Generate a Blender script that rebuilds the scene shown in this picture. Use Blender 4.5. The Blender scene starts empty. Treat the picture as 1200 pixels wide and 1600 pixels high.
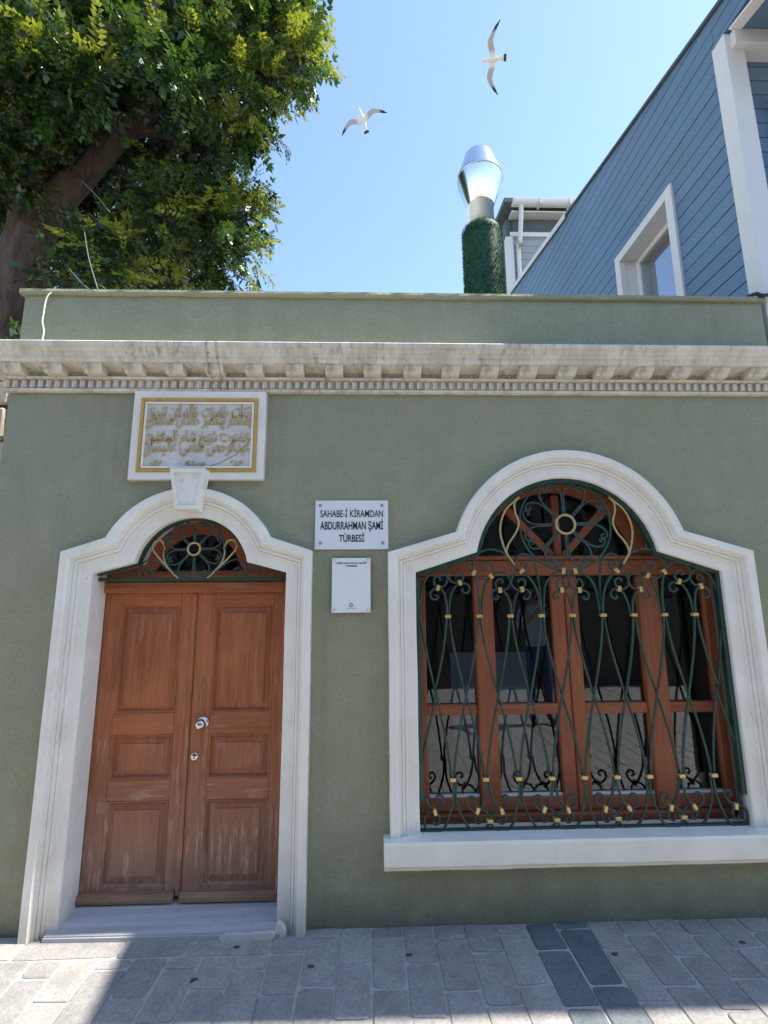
import bpy, bmesh, math, random
import numpy as np
from mathutils import Vector, Matrix, noise
from mathutils.geometry import tessellate_polygon

random.seed(7); rng = np.random.default_rng(7)
scene = bpy.context.scene
COL = scene.collection

# ------------------------------------------------------------------ camera
F = 760.0; CAM = np.array([0.0, -2.68, 1.57])
_up = np.array([-30.0, 4250.0, -F]); _up /= np.linalg.norm(_up)
_fw = np.array([-22.0, -136.0, -F]); _fw -= _up * _fw.dot(_up); _fw /= np.linalg.norm(_fw)
RW = np.array([np.cross(_fw, _up), _fw, _up])
cd = bpy.data.cameras.new('camera'); cam = bpy.data.objects.new('camera', cd); COL.objects.link(cam)
cd.sensor_fit = 'HORIZONTAL'; cd.sensor_width = 36; cd.lens = 36 * F / 1200; cd.clip_start = 0.05; cd.clip_end = 500
m4 = Matrix(RW.tolist()).to_4x4(); m4.translation = Vector(CAM); cam.matrix_world = m4
scene.camera = cam
scene.render.resolution_x = 768; scene.render.resolution_y = 1024

# ------------------------------------------------------------------ light
SUN = Vector((0.64, -0.044, 1.0)).normalized()
world = bpy.data.worlds.new('World'); scene.world = world; world.use_nodes = True
wn = world.node_tree; bg = wn.nodes['Background']
sky = wn.nodes.new('ShaderNodeTexSky'); sky.sky_type = 'NISHITA'; sky.sun_disc = False
sky.sun_elevation = math.asin(SUN.z); sky.sun_rotation = math.atan2(SUN.x, SUN.y)
sky.air_density = 1.0; sky.dust_density = 0.25; sky.ozone_density = 1.2
wn.links.new(sky.outputs[0], bg.inputs[0]); bg.inputs[1].default_value = 0.15
sd = bpy.data.lights.new('sun', 'SUN'); sd.energy = 4.2; sd.angle = math.radians(0.53); sd.color = (1, 0.94, 0.83)
so = bpy.data.objects.new('sun', sd); COL.objects.link(so); so.rotation_euler = SUN.to_track_quat('Z', 'Y').to_euler()
so.location = (6, 0, 14)
vs = scene.view_settings; vs.view_transform = 'Standard'; vs.look = 'None'; vs.exposure = 1.4; vs.gamma = 1.0
vs.use_curve_mapping = False
scene.cycles.max_bounces = 8; scene.cycles.transparent_max_bounces = 12

# photo pixel (1200x1600) to a point on the plane y=Y / x=X / z=Z
def ray(x, y): return RW @ np.array([x - 600.0, 800.0 - y, -F])
def PY(x, y, Y=0.0): r = ray(x, y); return CAM + r * ((Y - CAM[1]) / r[1])
def PX(x, y, X): r = ray(x, y); return CAM + r * ((X - CAM[0]) / r[0])
def PZ(x, y, Z=0.0): r = ray(x, y); return CAM + r * ((Z - CAM[2]) / r[2])

# ------------------------------------------------------------------ materials
def node(nt, t, **kw):
    n = nt.nodes.new(t)
    for k, v in kw.items(): setattr(n, k, v)
    return n
def math_n(nt, op, a, b=None, clamp=False):
    n = node(nt, 'ShaderNodeMath', operation=op); n.use_clamp = clamp
    for i, v in enumerate((a, b)):
        if v is None: continue
        if hasattr(v, 'links'): nt.links.new(v, n.inputs[i])
        else: n.inputs[i].default_value = v
    return n.outputs[0]
def ramp(nt, fac, p0, p1, c0=(0, 0, 0, 1), c1=(1, 1, 1, 1)):
    r = node(nt, 'ShaderNodeValToRGB'); e = r.color_ramp.elements
    e[0].position = p0; e[1].position = p1; e[0].color = c0; e[1].color = c1
    nt.links.new(fac, r.inputs[0]); return r.outputs[0]
def mix(nt, fac, a, b, mode='MIX'):
    n = node(nt, 'ShaderNodeMix', data_type='RGBA', blend_type=mode)
    for sock, v in ((n.inputs[0], fac), (n.inputs[6], a), (n.inputs[7], b)):
        if hasattr(v, 'links'): nt.links.new(v, sock)
        elif isinstance(v, (int, float)): sock.default_value = v
        else: sock.default_value = (*v[:3], 1)
    return n.outputs[2]
def noise_n(nt, co, scale, detail=4, rough=0.55, stretch=None, dist=0.0):
    n = node(nt, 'ShaderNodeTexNoise'); n.inputs['Scale'].default_value = scale
    n.inputs['Detail'].default_value = detail; n.inputs['Roughness'].default_value = rough; n.inputs['Distortion'].default_value = dist
    if stretch:
        mp = node(nt, 'ShaderNodeMapping'); mp.inputs['Scale'].default_value = stretch
        nt.links.new(co, mp.inputs[0]); co = mp.outputs[0]
    nt.links.new(co, n.inputs['Vector']); return n.outputs[0]
def base(name, rough=0.7, metal=0.0, spec=None):
    m = bpy.data.materials.new(name); m.use_nodes = True; nt = m.node_tree
    b = nt.nodes['Principled BSDF']; b.inputs['Roughness'].default_value = rough; b.inputs['Metallic'].default_value = metal
    if spec is not None: b.inputs['Specular IOR Level'].default_value = spec
    tc = node(nt, 'ShaderNodeTexCoord'); return m, nt, b, tc.outputs['Object']
def bump(nt, b, h, strength, dist=0.01):
    n = node(nt, 'ShaderNodeBump'); n.inputs['Strength'].default_value = strength; n.inputs['Distance'].default_value = dist
    nt.links.new(h, n.inputs['Height']); nt.links.new(n.outputs[0], b.inputs['Normal'])
def setc(nt, b, c): nt.links.new(c, b.inputs['Base Color'])
def rnd(nt): return node(nt, 'ShaderNodeObjectInfo').outputs['Random']
def zpos(nt):
    s = node(nt, 'ShaderNodeSeparateXYZ'); nt.links.new(node(nt, 'ShaderNodeNewGeometry').outputs['Position'], s.inputs[0]); return s.outputs[2]

def simple(name, c, rough=0.7, var=0.12, scale=12, bs=0.0, bscale=60, metal=0.0, spec=None, objvar=0.0):
    m, nt, b, co = base(name, rough, metal, spec)
    n = noise_n(nt, co, scale, 5)
    col = mix(nt, n, [x * (1 - var) for x in c], [min(1, x * (1 + var)) for x in c])
    if objvar:
        col = mix(nt, 1.0, col, ramp(nt, rnd(nt), 0, 1, (1 - objvar,) * 3 + (1,), (1 + objvar,) * 3 + (1,)), 'MULTIPLY')
    setc(nt, b, col)
    if bs: bump(nt, b, noise_n(nt, co, bscale, 6), bs, 0.004)
    return m

def mk_stucco():
    m, nt, b, co = base('green_stucco', 0.82, spec=0.25)
    big = noise_n(nt, co, 0.9, 4); mid = noise_n(nt, co, 7, 6)
    c = mix(nt, ramp(nt, big, .3, .7), (0.260, 0.266, 0.172), (0.298, 0.303, 0.204))
    c = mix(nt, ramp(nt, mid, .45, .8), c, (0.318, 0.322, 0.225))
    fine = noise_n(nt, co, 65, 4, .7); c = mix(nt, 1.0, c, ramp(nt, fine, .3, .7, (.86, .86, .86, 1), (1.1, 1.1, 1.1, 1)), 'MULTIPLY')
    streak = noise_n(nt, co, 5, 5, .6, (2.2, 2.2, 0.12))
    c = mix(nt, math_n(nt, 'MULTIPLY', ramp(nt, streak, .55, .8), .35), c, (0.17, 0.18, 0.125))
    # darker band with a noisy edge along the foot of the wall
    z = zpos(nt); f = math_n(nt, 'MULTIPLY', ramp(nt, math_n(nt, 'ADD', z, math_n(nt, 'MULTIPLY', mid, .16)), .06, .26, (1, 1, 1, 1), (0, 0, 0, 1)), .6)
    c = mix(nt, f, c, (0.105, 0.105, 0.085))
    # flaked chips
    chips = ramp(nt, noise_n(nt, co, 16, 3, .5), .755, .765)
    c = mix(nt, math_n(nt, 'MULTIPLY', chips, .5), c, (0.5, 0.5, 0.45))
    setc(nt, b, c)
    h = math_n(nt, 'ADD', noise_n(nt, co, 48, 6, .68), math_n(nt, 'MULTIPLY', noise_n(nt, co, 7, 4), 1.4))
    bump(nt, b, h, .85, .008)
    return m
def mk_plaster(name='white_plaster', c0=(0.72, 0.685, 0.60), c1=(0.82, 0.79, 0.71), dirt=.35):
    m, nt, b, co = base(name, 0.55, spec=0.35)
    n = noise_n(nt, co, 5, 6); c = mix(nt, ramp(nt, n, .3, .7), c0, c1)
    d = noise_n(nt, co, 11, 8, .7, (1, 1, .35))
    c = mix(nt, math_n(nt, 'MULTIPLY', ramp(nt, d, .56, .78), dirt), c, (0.38, 0.35, 0.29))
    z = zpos(nt); f = math_n(nt, 'MULTIPLY', ramp(nt, math_n(nt, 'ADD', z, math_n(nt, 'MULTIPLY', d, .3)), .15, .36, (1, 1, 1, 1), (0, 0, 0, 1)), .55)
    c = mix(nt, f, c, (0.3, 0.28, 0.25))
    ch = ramp(nt, noise_n(nt, co, 24, 3), .745, .755); c = mix(nt, math_n(nt, 'MULTIPLY', ch, .6), c, (0.33, 0.31, 0.28))
    setc(nt, b, c)
    bump(nt, b, math_n(nt, 'ADD', noise_n(nt, co, 45, 5), math_n(nt, 'MULTIPLY', noise_n(nt, co, 8, 3), 1.5)), .22, .005)
    return m
def mk_cornice():
    m, nt, b, co = base('cornice_paint', 0.7, spec=0.25)
    n = noise_n(nt, co, 6, 6); c = mix(nt, ramp(nt, n, .3, .7), (0.60, 0.545, 0.45), (0.76, 0.72, 0.63))
    st = noise_n(nt, co, 34, 6, .75, (1, .6, .16)); area = noise_n(nt, co, 1.7, 3)
    f = math_n(nt, 'MULTIPLY', ramp(nt, st, .50, .68), ramp(nt, area, .38, .62)); 
    c = mix(nt, math_n(nt, 'MULTIPLY', f, .9), c, (0.17, 0.14, 0.11))
    st2 = noise_n(nt, co, 9, 7, .7, (1, .5, .25)); c = mix(nt, math_n(nt, 'MULTIPLY', ramp(nt, st2, .46, .72), .6), c, (0.36, 0.29, 0.20))
    # two black runs beneath a leak, above the inscription
    s = node(nt, 'ShaderNodeSeparateXYZ'); nt.links.new(node(nt, 'ShaderNodeNewGeometry').outputs['Position'], s.inputs[0])
    wob = math_n(nt, 'MULTIPLY', math_n(nt, 'SUBTRACT', noise_n(nt, co, 18, 3), .5), .05)
    for x0, w in ((-0.90, .011), (-0.848, .009)):
        d = math_n(nt, 'ABSOLUTE', math_n(nt, 'SUBTRACT', math_n(nt, 'ADD', s.outputs[0], wob), x0))
        g = ramp(nt, d, w * .35, w, (1, 1, 1, 1), (0, 0, 0, 1))
        c = mix(nt, math_n(nt, 'MULTIPLY', g, math_n(nt, 'MULTIPLY', ramp(nt, noise_n(nt, co, 40, 4), .3, .6), .7)), c, (0.12, 0.09, 0.08))
    setc(nt, b, c); bump(nt, b, noise_n(nt, co, 55, 6), .35, .004)
    return m
def mk_wood(name, axis='Z', c0=(0.245, 0.068, 0.024), c1=(0.43, 0.142, 0.055), weather=True, rough=0.5):
    m, nt, b, co = base(name, rough, spec=0.4)
    st = {'Z': (1, 1, .035), 'X': (.035, 1, 1)}[axis]
    off = node(nt, 'ShaderNodeVectorMath', operation='ADD'); nt.links.new(co, off.inputs[0])
    sc = math_n(nt, 'MULTIPLY', rnd(nt), 7.0); cb = node(nt, 'ShaderNodeCombineXYZ')
    for i in range(3): nt.links.new(sc, cb.inputs[i])
    nt.links.new(cb.outputs[0], off.inputs[1]); co2 = off.outputs[0]
    g = noise_n(nt, co2, 70, 6, .65, st, .6); g2 = noise_n(nt, co2, 14, 4, .6, {'Z': (1, 1, .12), 'X': (.12, 1, 1)}[axis], 1.5)
    c = mix(nt, ramp(nt, g, .3, .72), c0, c1); c = mix(nt, math_n(nt, 'MULTIPLY', ramp(nt, g2, .45, .75), .55), c, [x * .62 for x in c0])
    c = mix(nt, math_n(nt, 'MULTIPLY', ramp(nt, noise_n(nt, co, 3, 4), .4, .7), .35), c, [min(1, x * 1.25) for x in c1])
    if weather:
        z = zpos(nt); w = noise_n(nt, co2, 22, 7, .7, {'Z': (1, 1, .14), 'X': (.14, 1, 1)}[axis])
        low = ramp(nt, math_n(nt, 'ADD', z, math_n(nt, 'MULTIPLY', math_n(nt, 'SUBTRACT', w, .5), .9)), .12, .85, (1, 1, 1, 1), (0, 0, 0, 1))
        c = mix(nt, math_n(nt, 'MULTIPLY', low, .72), c, (0.235, 0.155, 0.115))
        w3 = noise_n(nt, co2, 60, 5, .7, {'Z': (1, 1, .09), 'X': (.09, 1, 1)}[axis]); pt = ramp(nt, noise_n(nt, co2, 4.5, 4, .6), .46, .60)
        scr = math_n(nt, 'MULTIPLY', math_n(nt, 'MULTIPLY', ramp(nt, w3, .50, .60), pt), ramp(nt, z, .3, 1.6, (1, 1, 1, 1), (.3, .3, .3, 1)))
        c = mix(nt, math_n(nt, 'MULTIPLY', scr, .75), c, (0.50, 0.33, 0.23))
        dk = math_n(nt, 'MULTIPLY', ramp(nt, z, .07, .30, (1, 1, 1, 1), (0, 0, 0, 1)), ramp(nt, noise_n(nt, co2, 8, 5), .35, .65))
        c = mix(nt, math_n(nt, 'MULTIPLY', dk, .6), c, (0.085, 0.06, 0.05))
    setc(nt, b, c); bump(nt, b, g, .25, .003); return m
def mk_iron():
    m, nt, b, co = base('green_iron_paint', 0.42, spec=0.5)
    c = mix(nt, ramp(nt, noise_n(nt, co, 22, 5), .35, .7), (0.009, 0.036, 0.026), (0.020, 0.066, 0.048))
    c = mix(nt, math_n(nt, 'MULTIPLY', ramp(nt, noise_n(nt, co, 60, 4), .66, .72), .5), c, (0.10, 0.14, 0.12))
    setc(nt, b, c); bump(nt, b, noise_n(nt, co, 120, 4), .15, .002); return m
def mk_marble(name, c0, c1, stretch, scale=5, rough=.35):
    m, nt, b, co = base(name, rough, spec=0.4)
    n = noise_n(nt, co, scale, 7, .6, stretch, .4); c = mix(nt, ramp(nt, n, .3, .7), c0, c1)
    c = mix(nt, math_n(nt, 'MULTIPLY', ramp(nt, noise_n(nt, co, 30, 5), .55, .75), .3), c, [x * .7 for x in c0]); setc(nt, b, c)
    bump(nt, b, noise_n(nt, co, 60, 5), .12, .003); return m
def mk_paver(name, c0, c1):
    m, nt, b, co = base(name, 0.78, spec=0.3)
    p = node(nt, 'ShaderNodeNewGeometry').outputs['Position']
    n = noise_n(nt, p, 85, 6, .85); n2 = noise_n(nt, p, 9, 5)
    c = mix(nt, ramp(nt, n, .36, .64), [x * .85 for x in c0], c1); c = mix(nt, math_n(nt, 'MULTIPLY', ramp(nt, n2, .45, .7), .5), c, [x * .7 for x in c0])
    c = mix(nt, 1.0, c, ramp(nt, rnd(nt), 0, 1, (.86, .86, .87, 1), (1.1, 1.09, 1.07, 1)), 'MULTIPLY')
    setc(nt, b, c); bump(nt, b, math_n(nt, 'ADD', n, math_n(nt, 'MULTIPLY', noise_n(nt, p, 30, 4), 1.2)), .35, .004); return m
def mk_leaf(name, c, t, rough=.38):
    m = bpy.data.materials.new(name); m.use_nodes = True; nt = m.node_tree; b = nt.nodes['Principled BSDF']
    p = node(nt, 'ShaderNodeNewGeometry').outputs['Position']; n = noise_n(nt, p, 6, 3)
    col = mix(nt, n, [x * .6 for x in c], [x * 1.4 for x in c]); setc(nt, b, col); b.inputs['Roughness'].default_value = rough
    tr = node(nt, 'ShaderNodeBsdfTranslucent'); tr.inputs[0].default_value = (*t, 1)
    mx = node(nt, 'ShaderNodeMixShader'); mx.inputs[0].default_value = .25
    nt.links.new(b.outputs[0], mx.inputs[1]); nt.links.new(tr.outputs[0], mx.inputs[2])
    nt.links.new(mx.outputs[0], nt.nodes['Material Output'].inputs[0]); return m
def mk_glass(name='window_glass', tint=(0.80, 0.85, 0.86), boost=0.012):
    m = bpy.data.materials.new(name); m.use_nodes = True; nt = m.node_tree; nt.nodes.remove(nt.nodes['Principled BSDF'])
    tr = node(nt, 'ShaderNodeBsdfTransparent'); tr.inputs[0].default_value = (*tint, 1)
    gl = node(nt, 'ShaderNodeBsdfGlossy'); gl.inputs['Roughness'].default_value = 0.012; gl.inputs[0].default_value = (.95, .97, 1, 1)
    fr = node(nt, 'ShaderNodeFresnel'); fr.inputs[0].default_value = 1.52
    f = math_n(nt, 'ADD', fr.outputs[0], boost, True); mx = node(nt, 'ShaderNodeMixShader')
    tc = node(nt, 'ShaderNodeTexCoord'); bp = node(nt, 'ShaderNodeBump'); bp.inputs['Strength'].default_value = .05; bp.inputs['Distance'].default_value = .01
    nt.links.new(noise_n(nt, tc.outputs['Object'], 3, 2), bp.inputs['Height']); nt.links.new(bp.outputs[0], gl.inputs['Normal'])
    nt.links.new(f, mx.inputs[0]); nt.links.new(tr.outputs[0], mx.inputs[1]); nt.links.new(gl.outputs[0], mx.inputs[2])
    nt.links.new(mx.outputs[0], nt.nodes['Material Output'].inputs[0]); return m

MAT = {}
MAT['stucco'] = mk_stucco(); MAT['plaster'] = mk_plaster(); MAT['cornice'] = mk_cornice()
MAT['wood'] = mk_wood('door_wood', 'Z'); MAT['woodx'] = mk_wood('door_wood_across', 'X')
MAT['wwood'] = mk_wood('window_wood', 'Z', (0.22, 0.06, 0.024), (0.37, 0.12, 0.05), False, .55)
MAT['wwoodx'] = mk_wood('window_wood_across', 'X', (0.22, 0.06, 0.024), (0.37, 0.12, 0.05), False, .55)
MAT['kick'] = mk_wood('weathered_wood', 'X', (0.13, 0.075, 0.045), (0.33, 0.20, 0.12), False, .8)
MAT['iron'] = mk_iron()
MAT['gold'] = simple('gold_paint', (0.62, 0.42, 0.13), .35, .3, 40, .1, 80, .35)
MAT['goldflat'] = simple('pale_gold_paint', (0.42, 0.33, 0.15), .45, .25, 30, .1, 80, .1)
MAT['gilt'] = simple('gilded_border', (0.56, 0.33, 0.07), .45, .35, 25, .25, 70, .25)
MAT['ink_gilt'] = simple('worn_gilt_lettering', (0.50, 0.37, 0.16), .6, .3, 60)
MAT['step'] = mk_marble('step_marble', (0.33, 0.33, 0.345), (0.56, 0.55, 0.555), (.12, 4.5, 1), 5)
MAT['panel'] = mk_marble('inscription_marble', (0.50, 0.475, 0.43), (0.66, 0.635, 0.60), (1, 1, 1), 6, .6)
MAT['sign'] = simple('sign_enamel', (0.72, 0.735, 0.75), .3, .05, 8)
MAT['plaque'] = simple('plaque_acrylic', (0.76, 0.775, 0.785), .22, .03, 8)
MAT['ink'] = simple('black_ink', (0.012, 0.014, 0.02), .5, .1)
MAT['screw'] = simple('screw_metal', (0.30, 0.32, 0.35), .4, .2, 80, metal=.7)
MAT['chrome'] = simple('satin_nickel', (0.62, 0.58, 0.52), .22, .1, 40, metal=1.0)
MAT['paver'] = mk_paver('grey_paver', (0.255, 0.245, 0.235), (0.39, 0.375, 0.355))
MAT['bluepaver'] = mk_paver('blue_paver', (0.105, 0.125, 0.14), (0.18, 0.205, 0.22))
MAT['mortar'] = simple('joint_mortar', (0.40, 0.385, 0.36), .9, .2, 30, .5, 90)
MAT['asphalt'] = simple('ground_paving', (0.27, 0.265, 0.25), .9, .15, 3, .4, 40)
MAT['board'] = simple('blue_board_paint', (0.115, 0.185, 0.27), .5, .10, 5, .15, 50, objvar=.06)
MAT['groove'] = simple('blue_groove', (0.025, 0.05, 0.085), .8, .1)
MAT['soffit'] = simple('blue_soffit', (0.10, 0.17, 0.25), .6, .1, 5)
MAT['trim'] = simple('white_trim_paint', (0.66, 0.63, 0.60), .5, .08, 8, .12, 40)
MAT['gboard'] = simple('grey_board_paint', (0.28, 0.29, 0.31), .6, .08, 8, .1, 40, objvar=.05)
MAT['gdark'] = simple('grey_green_slate', (0.07, 0.09, 0.09), .7, .2, 10, .2, 40)
MAT['steel'] = simple('galvanised_steel', (0.66, 0.67, 0.68), .2, .05, 4, .03, 30, metal=1.0)
MAT['steelmatt'] = simple('matt_steel', (0.78, 0.78, 0.78), .48, .06, 6, .05, 30, metal=1.0)
MAT['turf'] = mk_leaf('plastic_grass', (0.012, 0.075, 0.03), (0.01, 0.06, 0.02), .5)
def mk_bark():
    m, nt, b, co = base('bark', .9, spec=.2); n = noise_n(nt, co, 9, 7, .7, (1, 1, .28), 1.0)
    setc(nt, b, mix(nt, ramp(nt, n, .3, .7), (0.05, 0.034, 0.026), (0.16, 0.11, 0.082))); bump(nt, b, n, 1.0, .05); return m
MAT['bark'] = mk_bark()
MAT['leaf_dark'] = mk_leaf('leaf_dark', (0.016, 0.036, 0.010), (0.025, 0.06, 0.008), .32)
MAT['leaf_mid'] = mk_leaf('leaf_mid', (0.036, 0.080, 0.013), (0.09, 0.17, 0.015))
MAT['leaf_new_sunlit'] = mk_leaf('leaf_new_sunlit', (0.21, 0.25, 0.03), (0.42, 0.46, 0.03))  # yellow-green young leaves, brightened so the colour carries sunlit highlights
MAT['cable'] = simple('cream_cable', (0.62, 0.66, 0.45), .5, .1)
MAT['wire'] = simple('grey_wire', (0.16, 0.16, 0.155), .5, .1)
MAT['blackcable'] = simple('black_cable', (0.02, 0.02, 0.025), .5, .1)
MAT['rubble'] = simple('rubble_stone', (0.40, 0.34, 0.25), .9, .35, 6, .8, 25, objvar=.15)
MAT['darkstone'] = simple('dark_stone', (0.10, 0.09, 0.075), .95, .5, 5, .8, 14)
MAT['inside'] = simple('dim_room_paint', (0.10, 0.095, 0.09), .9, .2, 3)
MAT['glass'] = mk_glass()
MAT['skyglass'] = mk_glass('upper_window_glass', (0.45, 0.5, 0.55), .35)
MAT['cloth'] = simple('display_paper', (0.36, 0.42, 0.55), .7, .08, 6)
MAT['gum'] = simple('trodden_gum', (0.06, 0.055, 0.055), .8, .2, 60)
MAT['reveal'] = simple('bare_render', (0.27, 0.24, 0.20), .9, .25, 8, .5, 40)
MAT['roofing'] = simple('roof_screed', (0.42, 0.41, 0.38), .9, .2, 6, .4, 40)

# ------------------------------------------------------------------ mesh helpers
BASE = {}
def link(name, me, mat=None, parent=None, loc=None, rot=None):
    o = bpy.data.objects.new(name, me); COL.objects.link(o)
    if mat is not None and me is not None and not me.materials:
        me.materials.append(MAT[mat] if isinstance(mat, str) else mat)
    if loc is not None: o.location = loc
    if rot is not None: o.rotation_euler = rot
    if parent is not None:
        o.parent = parent; o.matrix_parent_inverse = Matrix.Translation(-BASE.get(parent.name, Vector((0, 0, 0))))
    return o
def thing(name, label, cat, loc, group=None):
    o = bpy.data.objects.new(name, None); COL.objects.link(o); o.location = loc; o.empty_display_size = .1
    BASE[o.name] = Vector(loc); tag(o, label, cat, group); return o
def part_empty(name, parent):
    o = bpy.data.objects.new(name, None); COL.objects.link(o); o.empty_display_size = .05
    o.parent = parent; o.matrix_parent_inverse = Matrix.Translation(-BASE.get(parent.name, Vector((0, 0, 0)))); return o
def tag(o, label, cat, group=None):
    o['label'] = label; o['category'] = cat
    if group: o['group'] = group
    return o
def mesh(name, v, f, smooth=False):
    me = bpy.data.meshes.new(name); me.from_pydata([tuple(map(float, p)) for p in v], [], [tuple(q) for q in f]); me.validate(); me.update()
    bm = bmesh.new(); bm.from_mesh(me); bmesh.ops.recalc_face_normals(bm, faces=bm.faces); bm.to_mesh(me); bm.free()
    if smooth:
        for p in me.polygons: p.use_smooth = True
    return me
def box_me(x0, x1, y0, y1, z0, z1, bevel=0.0):
    bm = bmesh.new(); bmesh.ops.create_cube(bm, size=1)
    for v in bm.verts: v.co = ((x0 + x1) / 2 + v.co.x * (x1 - x0), (y0 + y1) / 2 + v.co.y * (y1 - y0), (z0 + z1) / 2 + v.co.z * (z1 - z0))
    if bevel: bmesh.ops.bevel(bm, geom=list(bm.edges), offset=bevel, segments=1, profile=.5, affect='EDGES')
    me = bpy.data.meshes.new('box'); bm.to_mesh(me); bm.free(); return me
def box(name, x0, x1, y0, y1, z0, z1, mat, parent=None, bevel=0.0): return link(name, box_me(x0, x1, y0, y1, z0, z1, bevel), mat, parent)
def prism_me(poly, axis, a, b):
    """poly: 2D points in the plane across `axis`, extruded a..b. axis X: (y,z); Y: (x,z); Z: (x,y)"""
    def p3(p, t): return {'X': (t, p[0], p[1]), 'Y': (p[0], t, p[1]), 'Z': (p[0], p[1], t)}[axis]
    n = len(poly); v = [p3(p, a) for p in poly] + [p3(p, b) for p in poly]
    tri = tessellate_polygon([[Vector((p[0], p[1], 0)) for p in poly]])
    f = [(i, (i + 1) % n, (i + 1) % n + n, i + n) for i in range(n)]
    f += [tuple(t) for t in tri] + [tuple(i + n for i in t) for t in tri]
    return mesh('prism', v, f)
def catmull(pts, step=0.012, closed=False):
    pts = [np.array(p, float) for p in pts]; out = []
    n = len(pts)
    for i in range(n - 1 if not closed else n):
        p1, p2 = pts[i], pts[(i + 1) % n]
        p0 = pts[i - 1] if i > 0 or closed else 2 * p1 - p2
        p3 = pts[(i + 2) % n] if i + 2 < n or closed else 2 * p2 - p1
        k = max(1, int(np.linalg.norm(p2 - p1) / step))
        for j in range(k):
            t = j / k
            out.append(.5 * (2 * p1 + (p2 - p0) * t + (2 * p0 - 5 * p1 + 4 * p2 - p3) * t * t + (3 * p1 - p0 - 3 * p2 + p3) * t ** 3))
    if not closed: out.append(pts[-1])
    return out
def tube_vf(pts, r, sides=6, caps=True, v0=0, closed=False, flat=1.0):
    pts = [Vector(p) for p in pts]; n = len(pts); rs = r if hasattr(r, '__len__') else [r] * n
    V = []; Fc = []; prev = None
    for i, p in enumerate(pts):
        a = pts[(i - 1) % n] if (i > 0 or closed) else p; b = pts[(i + 1) % n] if (i < n - 1 or closed) else p
        t = (b - a).normalized() if (b - a).length > 1e-9 else Vector((0, 0, 1))
        if prev is None:
            ref = Vector((0, 1, 0)) if abs(t.y) < .9 else Vector((1, 0, 0)); u = t.cross(ref).normalized()
        else: u = (prev - t * prev.dot(t)).normalized()
        prev = u; w = t.cross(u)
        for k in range(sides):
            an = 2 * math.pi * (k + .5) / sides
            V.append(p + (u * math.cos(an) + w * math.sin(an) * flat) * rs[i])
    m = n if closed else n - 1
    for i in range(m):
        for k in range(sides):
            a = v0 + i * sides + k; b = v0 + i * sides + (k + 1) % sides; j = (i + 1) % n
            Fc.append((a, b, v0 + j * sides + (k + 1) % sides, v0 + j * sides + k))
    if caps and not closed:
        Fc.append(tuple(v0 + k for k in range(sides))); Fc.append(tuple(v0 + (n - 1) * sides + k for k in range(sides)))
    return V, Fc
def tube(name, pts, r, mat, parent=None, sides=6, closed=False, smooth=True, flat=1.0):
    v, f = tube_vf(pts, r, sides, True, 0, closed, flat); return link(name, mesh(name, v, f, smooth), mat, parent)
def lathe_me(prof, n=24, axis='Z'):
    v = []; f = []
    for r, z in prof:
        for k in range(n):
            a = 2 * math.pi * k / n; v.append((r * math.cos(a), r * math.sin(a), z) if axis == 'Z' else (r * math.cos(a), z, r * math.sin(a)))
    for i in range(len(prof) - 1):
        for k in range(n): f.append((i * n + k, i * n + (k + 1) % n, (i + 1) * n + (k + 1) % n, (i + 1) * n + k))
    f.append(tuple(range(n))); f.append(tuple((len(prof) - 1) * n + k for k in range(n)))
    return mesh('lathe', v, f, True)
def copy(o, loc, parent=None, rot=None, label=None):
    c = o.copy(); COL.objects.link(c); c.location = loc
    if rot is not None: c.rotation_euler = rot
    if parent is not None:
        c.parent = parent; c.matrix_parent_inverse = Matrix.Translation(-BASE.get(parent.name, Vector((0, 0, 0))))
    return c
def jit(s): return random.uniform(-s, s)

# ================================================================== GROUND
ground = link('ground', mesh('ground', [(-60, -60, -.03), (60, -60, -.03), (60, 60, -.03), (-60, 60, -.03)], [(0, 1, 2, 3)]), 'asphalt'); ground['kind'] = 'structure'
PX0, PX1, PY0 = -8.0, 8.0, -6.0
street = link('street', mesh('street', [(PX0, PY0, -.002), (PX1, PY0, -.002), (PX1, .05, -.002), (PX0, .05, -.002)], [(0, 1, 2, 3)]), 'mortar'); street['kind'] = 'structure'
def paver_vf(w, l, seed):
    r = random.Random(seed); c = []
    for cx, cy in ((-1, -1), (1, -1), (1, 1), (-1, 1)):
        k = .008 + r.random() * .016; ex = cx * w / 2 + r.uniform(-.004, .004); ey = cy * l / 2 + r.uniform(-.005, .005)
        a = (ex - cx * k, ey); b = (ex - cx * k * .29, ey - cy * k * .29); d = (ex, ey - cy * k)
        c += [a, b, d] if cx * cy < 0 else [d, b, a]
    n = len(c); h = .0045; zt = [h + r.uniform(-.0010, .0010) for _ in range(4)]
    v = [(x, y, -.02) for x, y in c] + [(x, y, h - .003) for x, y in c] + [(x - math.copysign(.0045, x), y - math.copysign(.0045, y), zt[i // 3]) for i, (x, y) in enumerate(c)]
    f = [(i, (i + 1) % n, n + (i + 1) % n, n + i) for i in range(n)] + [(n + i, n + (i + 1) % n, 2 * n + (i + 1) % n, 2 * n + i) for i in range(n)]
    f.append(tuple(2 * n + i for i in range(n))); return v, f
PV = {}
def paver(x0, x1, y0, y1, mat='paver'):
    w, l = round(x1 - x0 - .010, 3), round(abs(y1 - y0) - .011, 2); key = (w, l, mat, random.randint(0, 2))
    if key not in PV: PV[key] = mesh('paver', *paver_vf(w, l, hash((w, l, key[3])) % 9973))
    return link('paver', PV[key], mat, street, ((x0 + x1) / 2, (y0 + y1) / 2, jit(.0014)), (jit(.004), jit(.004), jit(.012)))
SV, SF = [], []
P0 = .752; PW = .15; PL = .29
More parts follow.
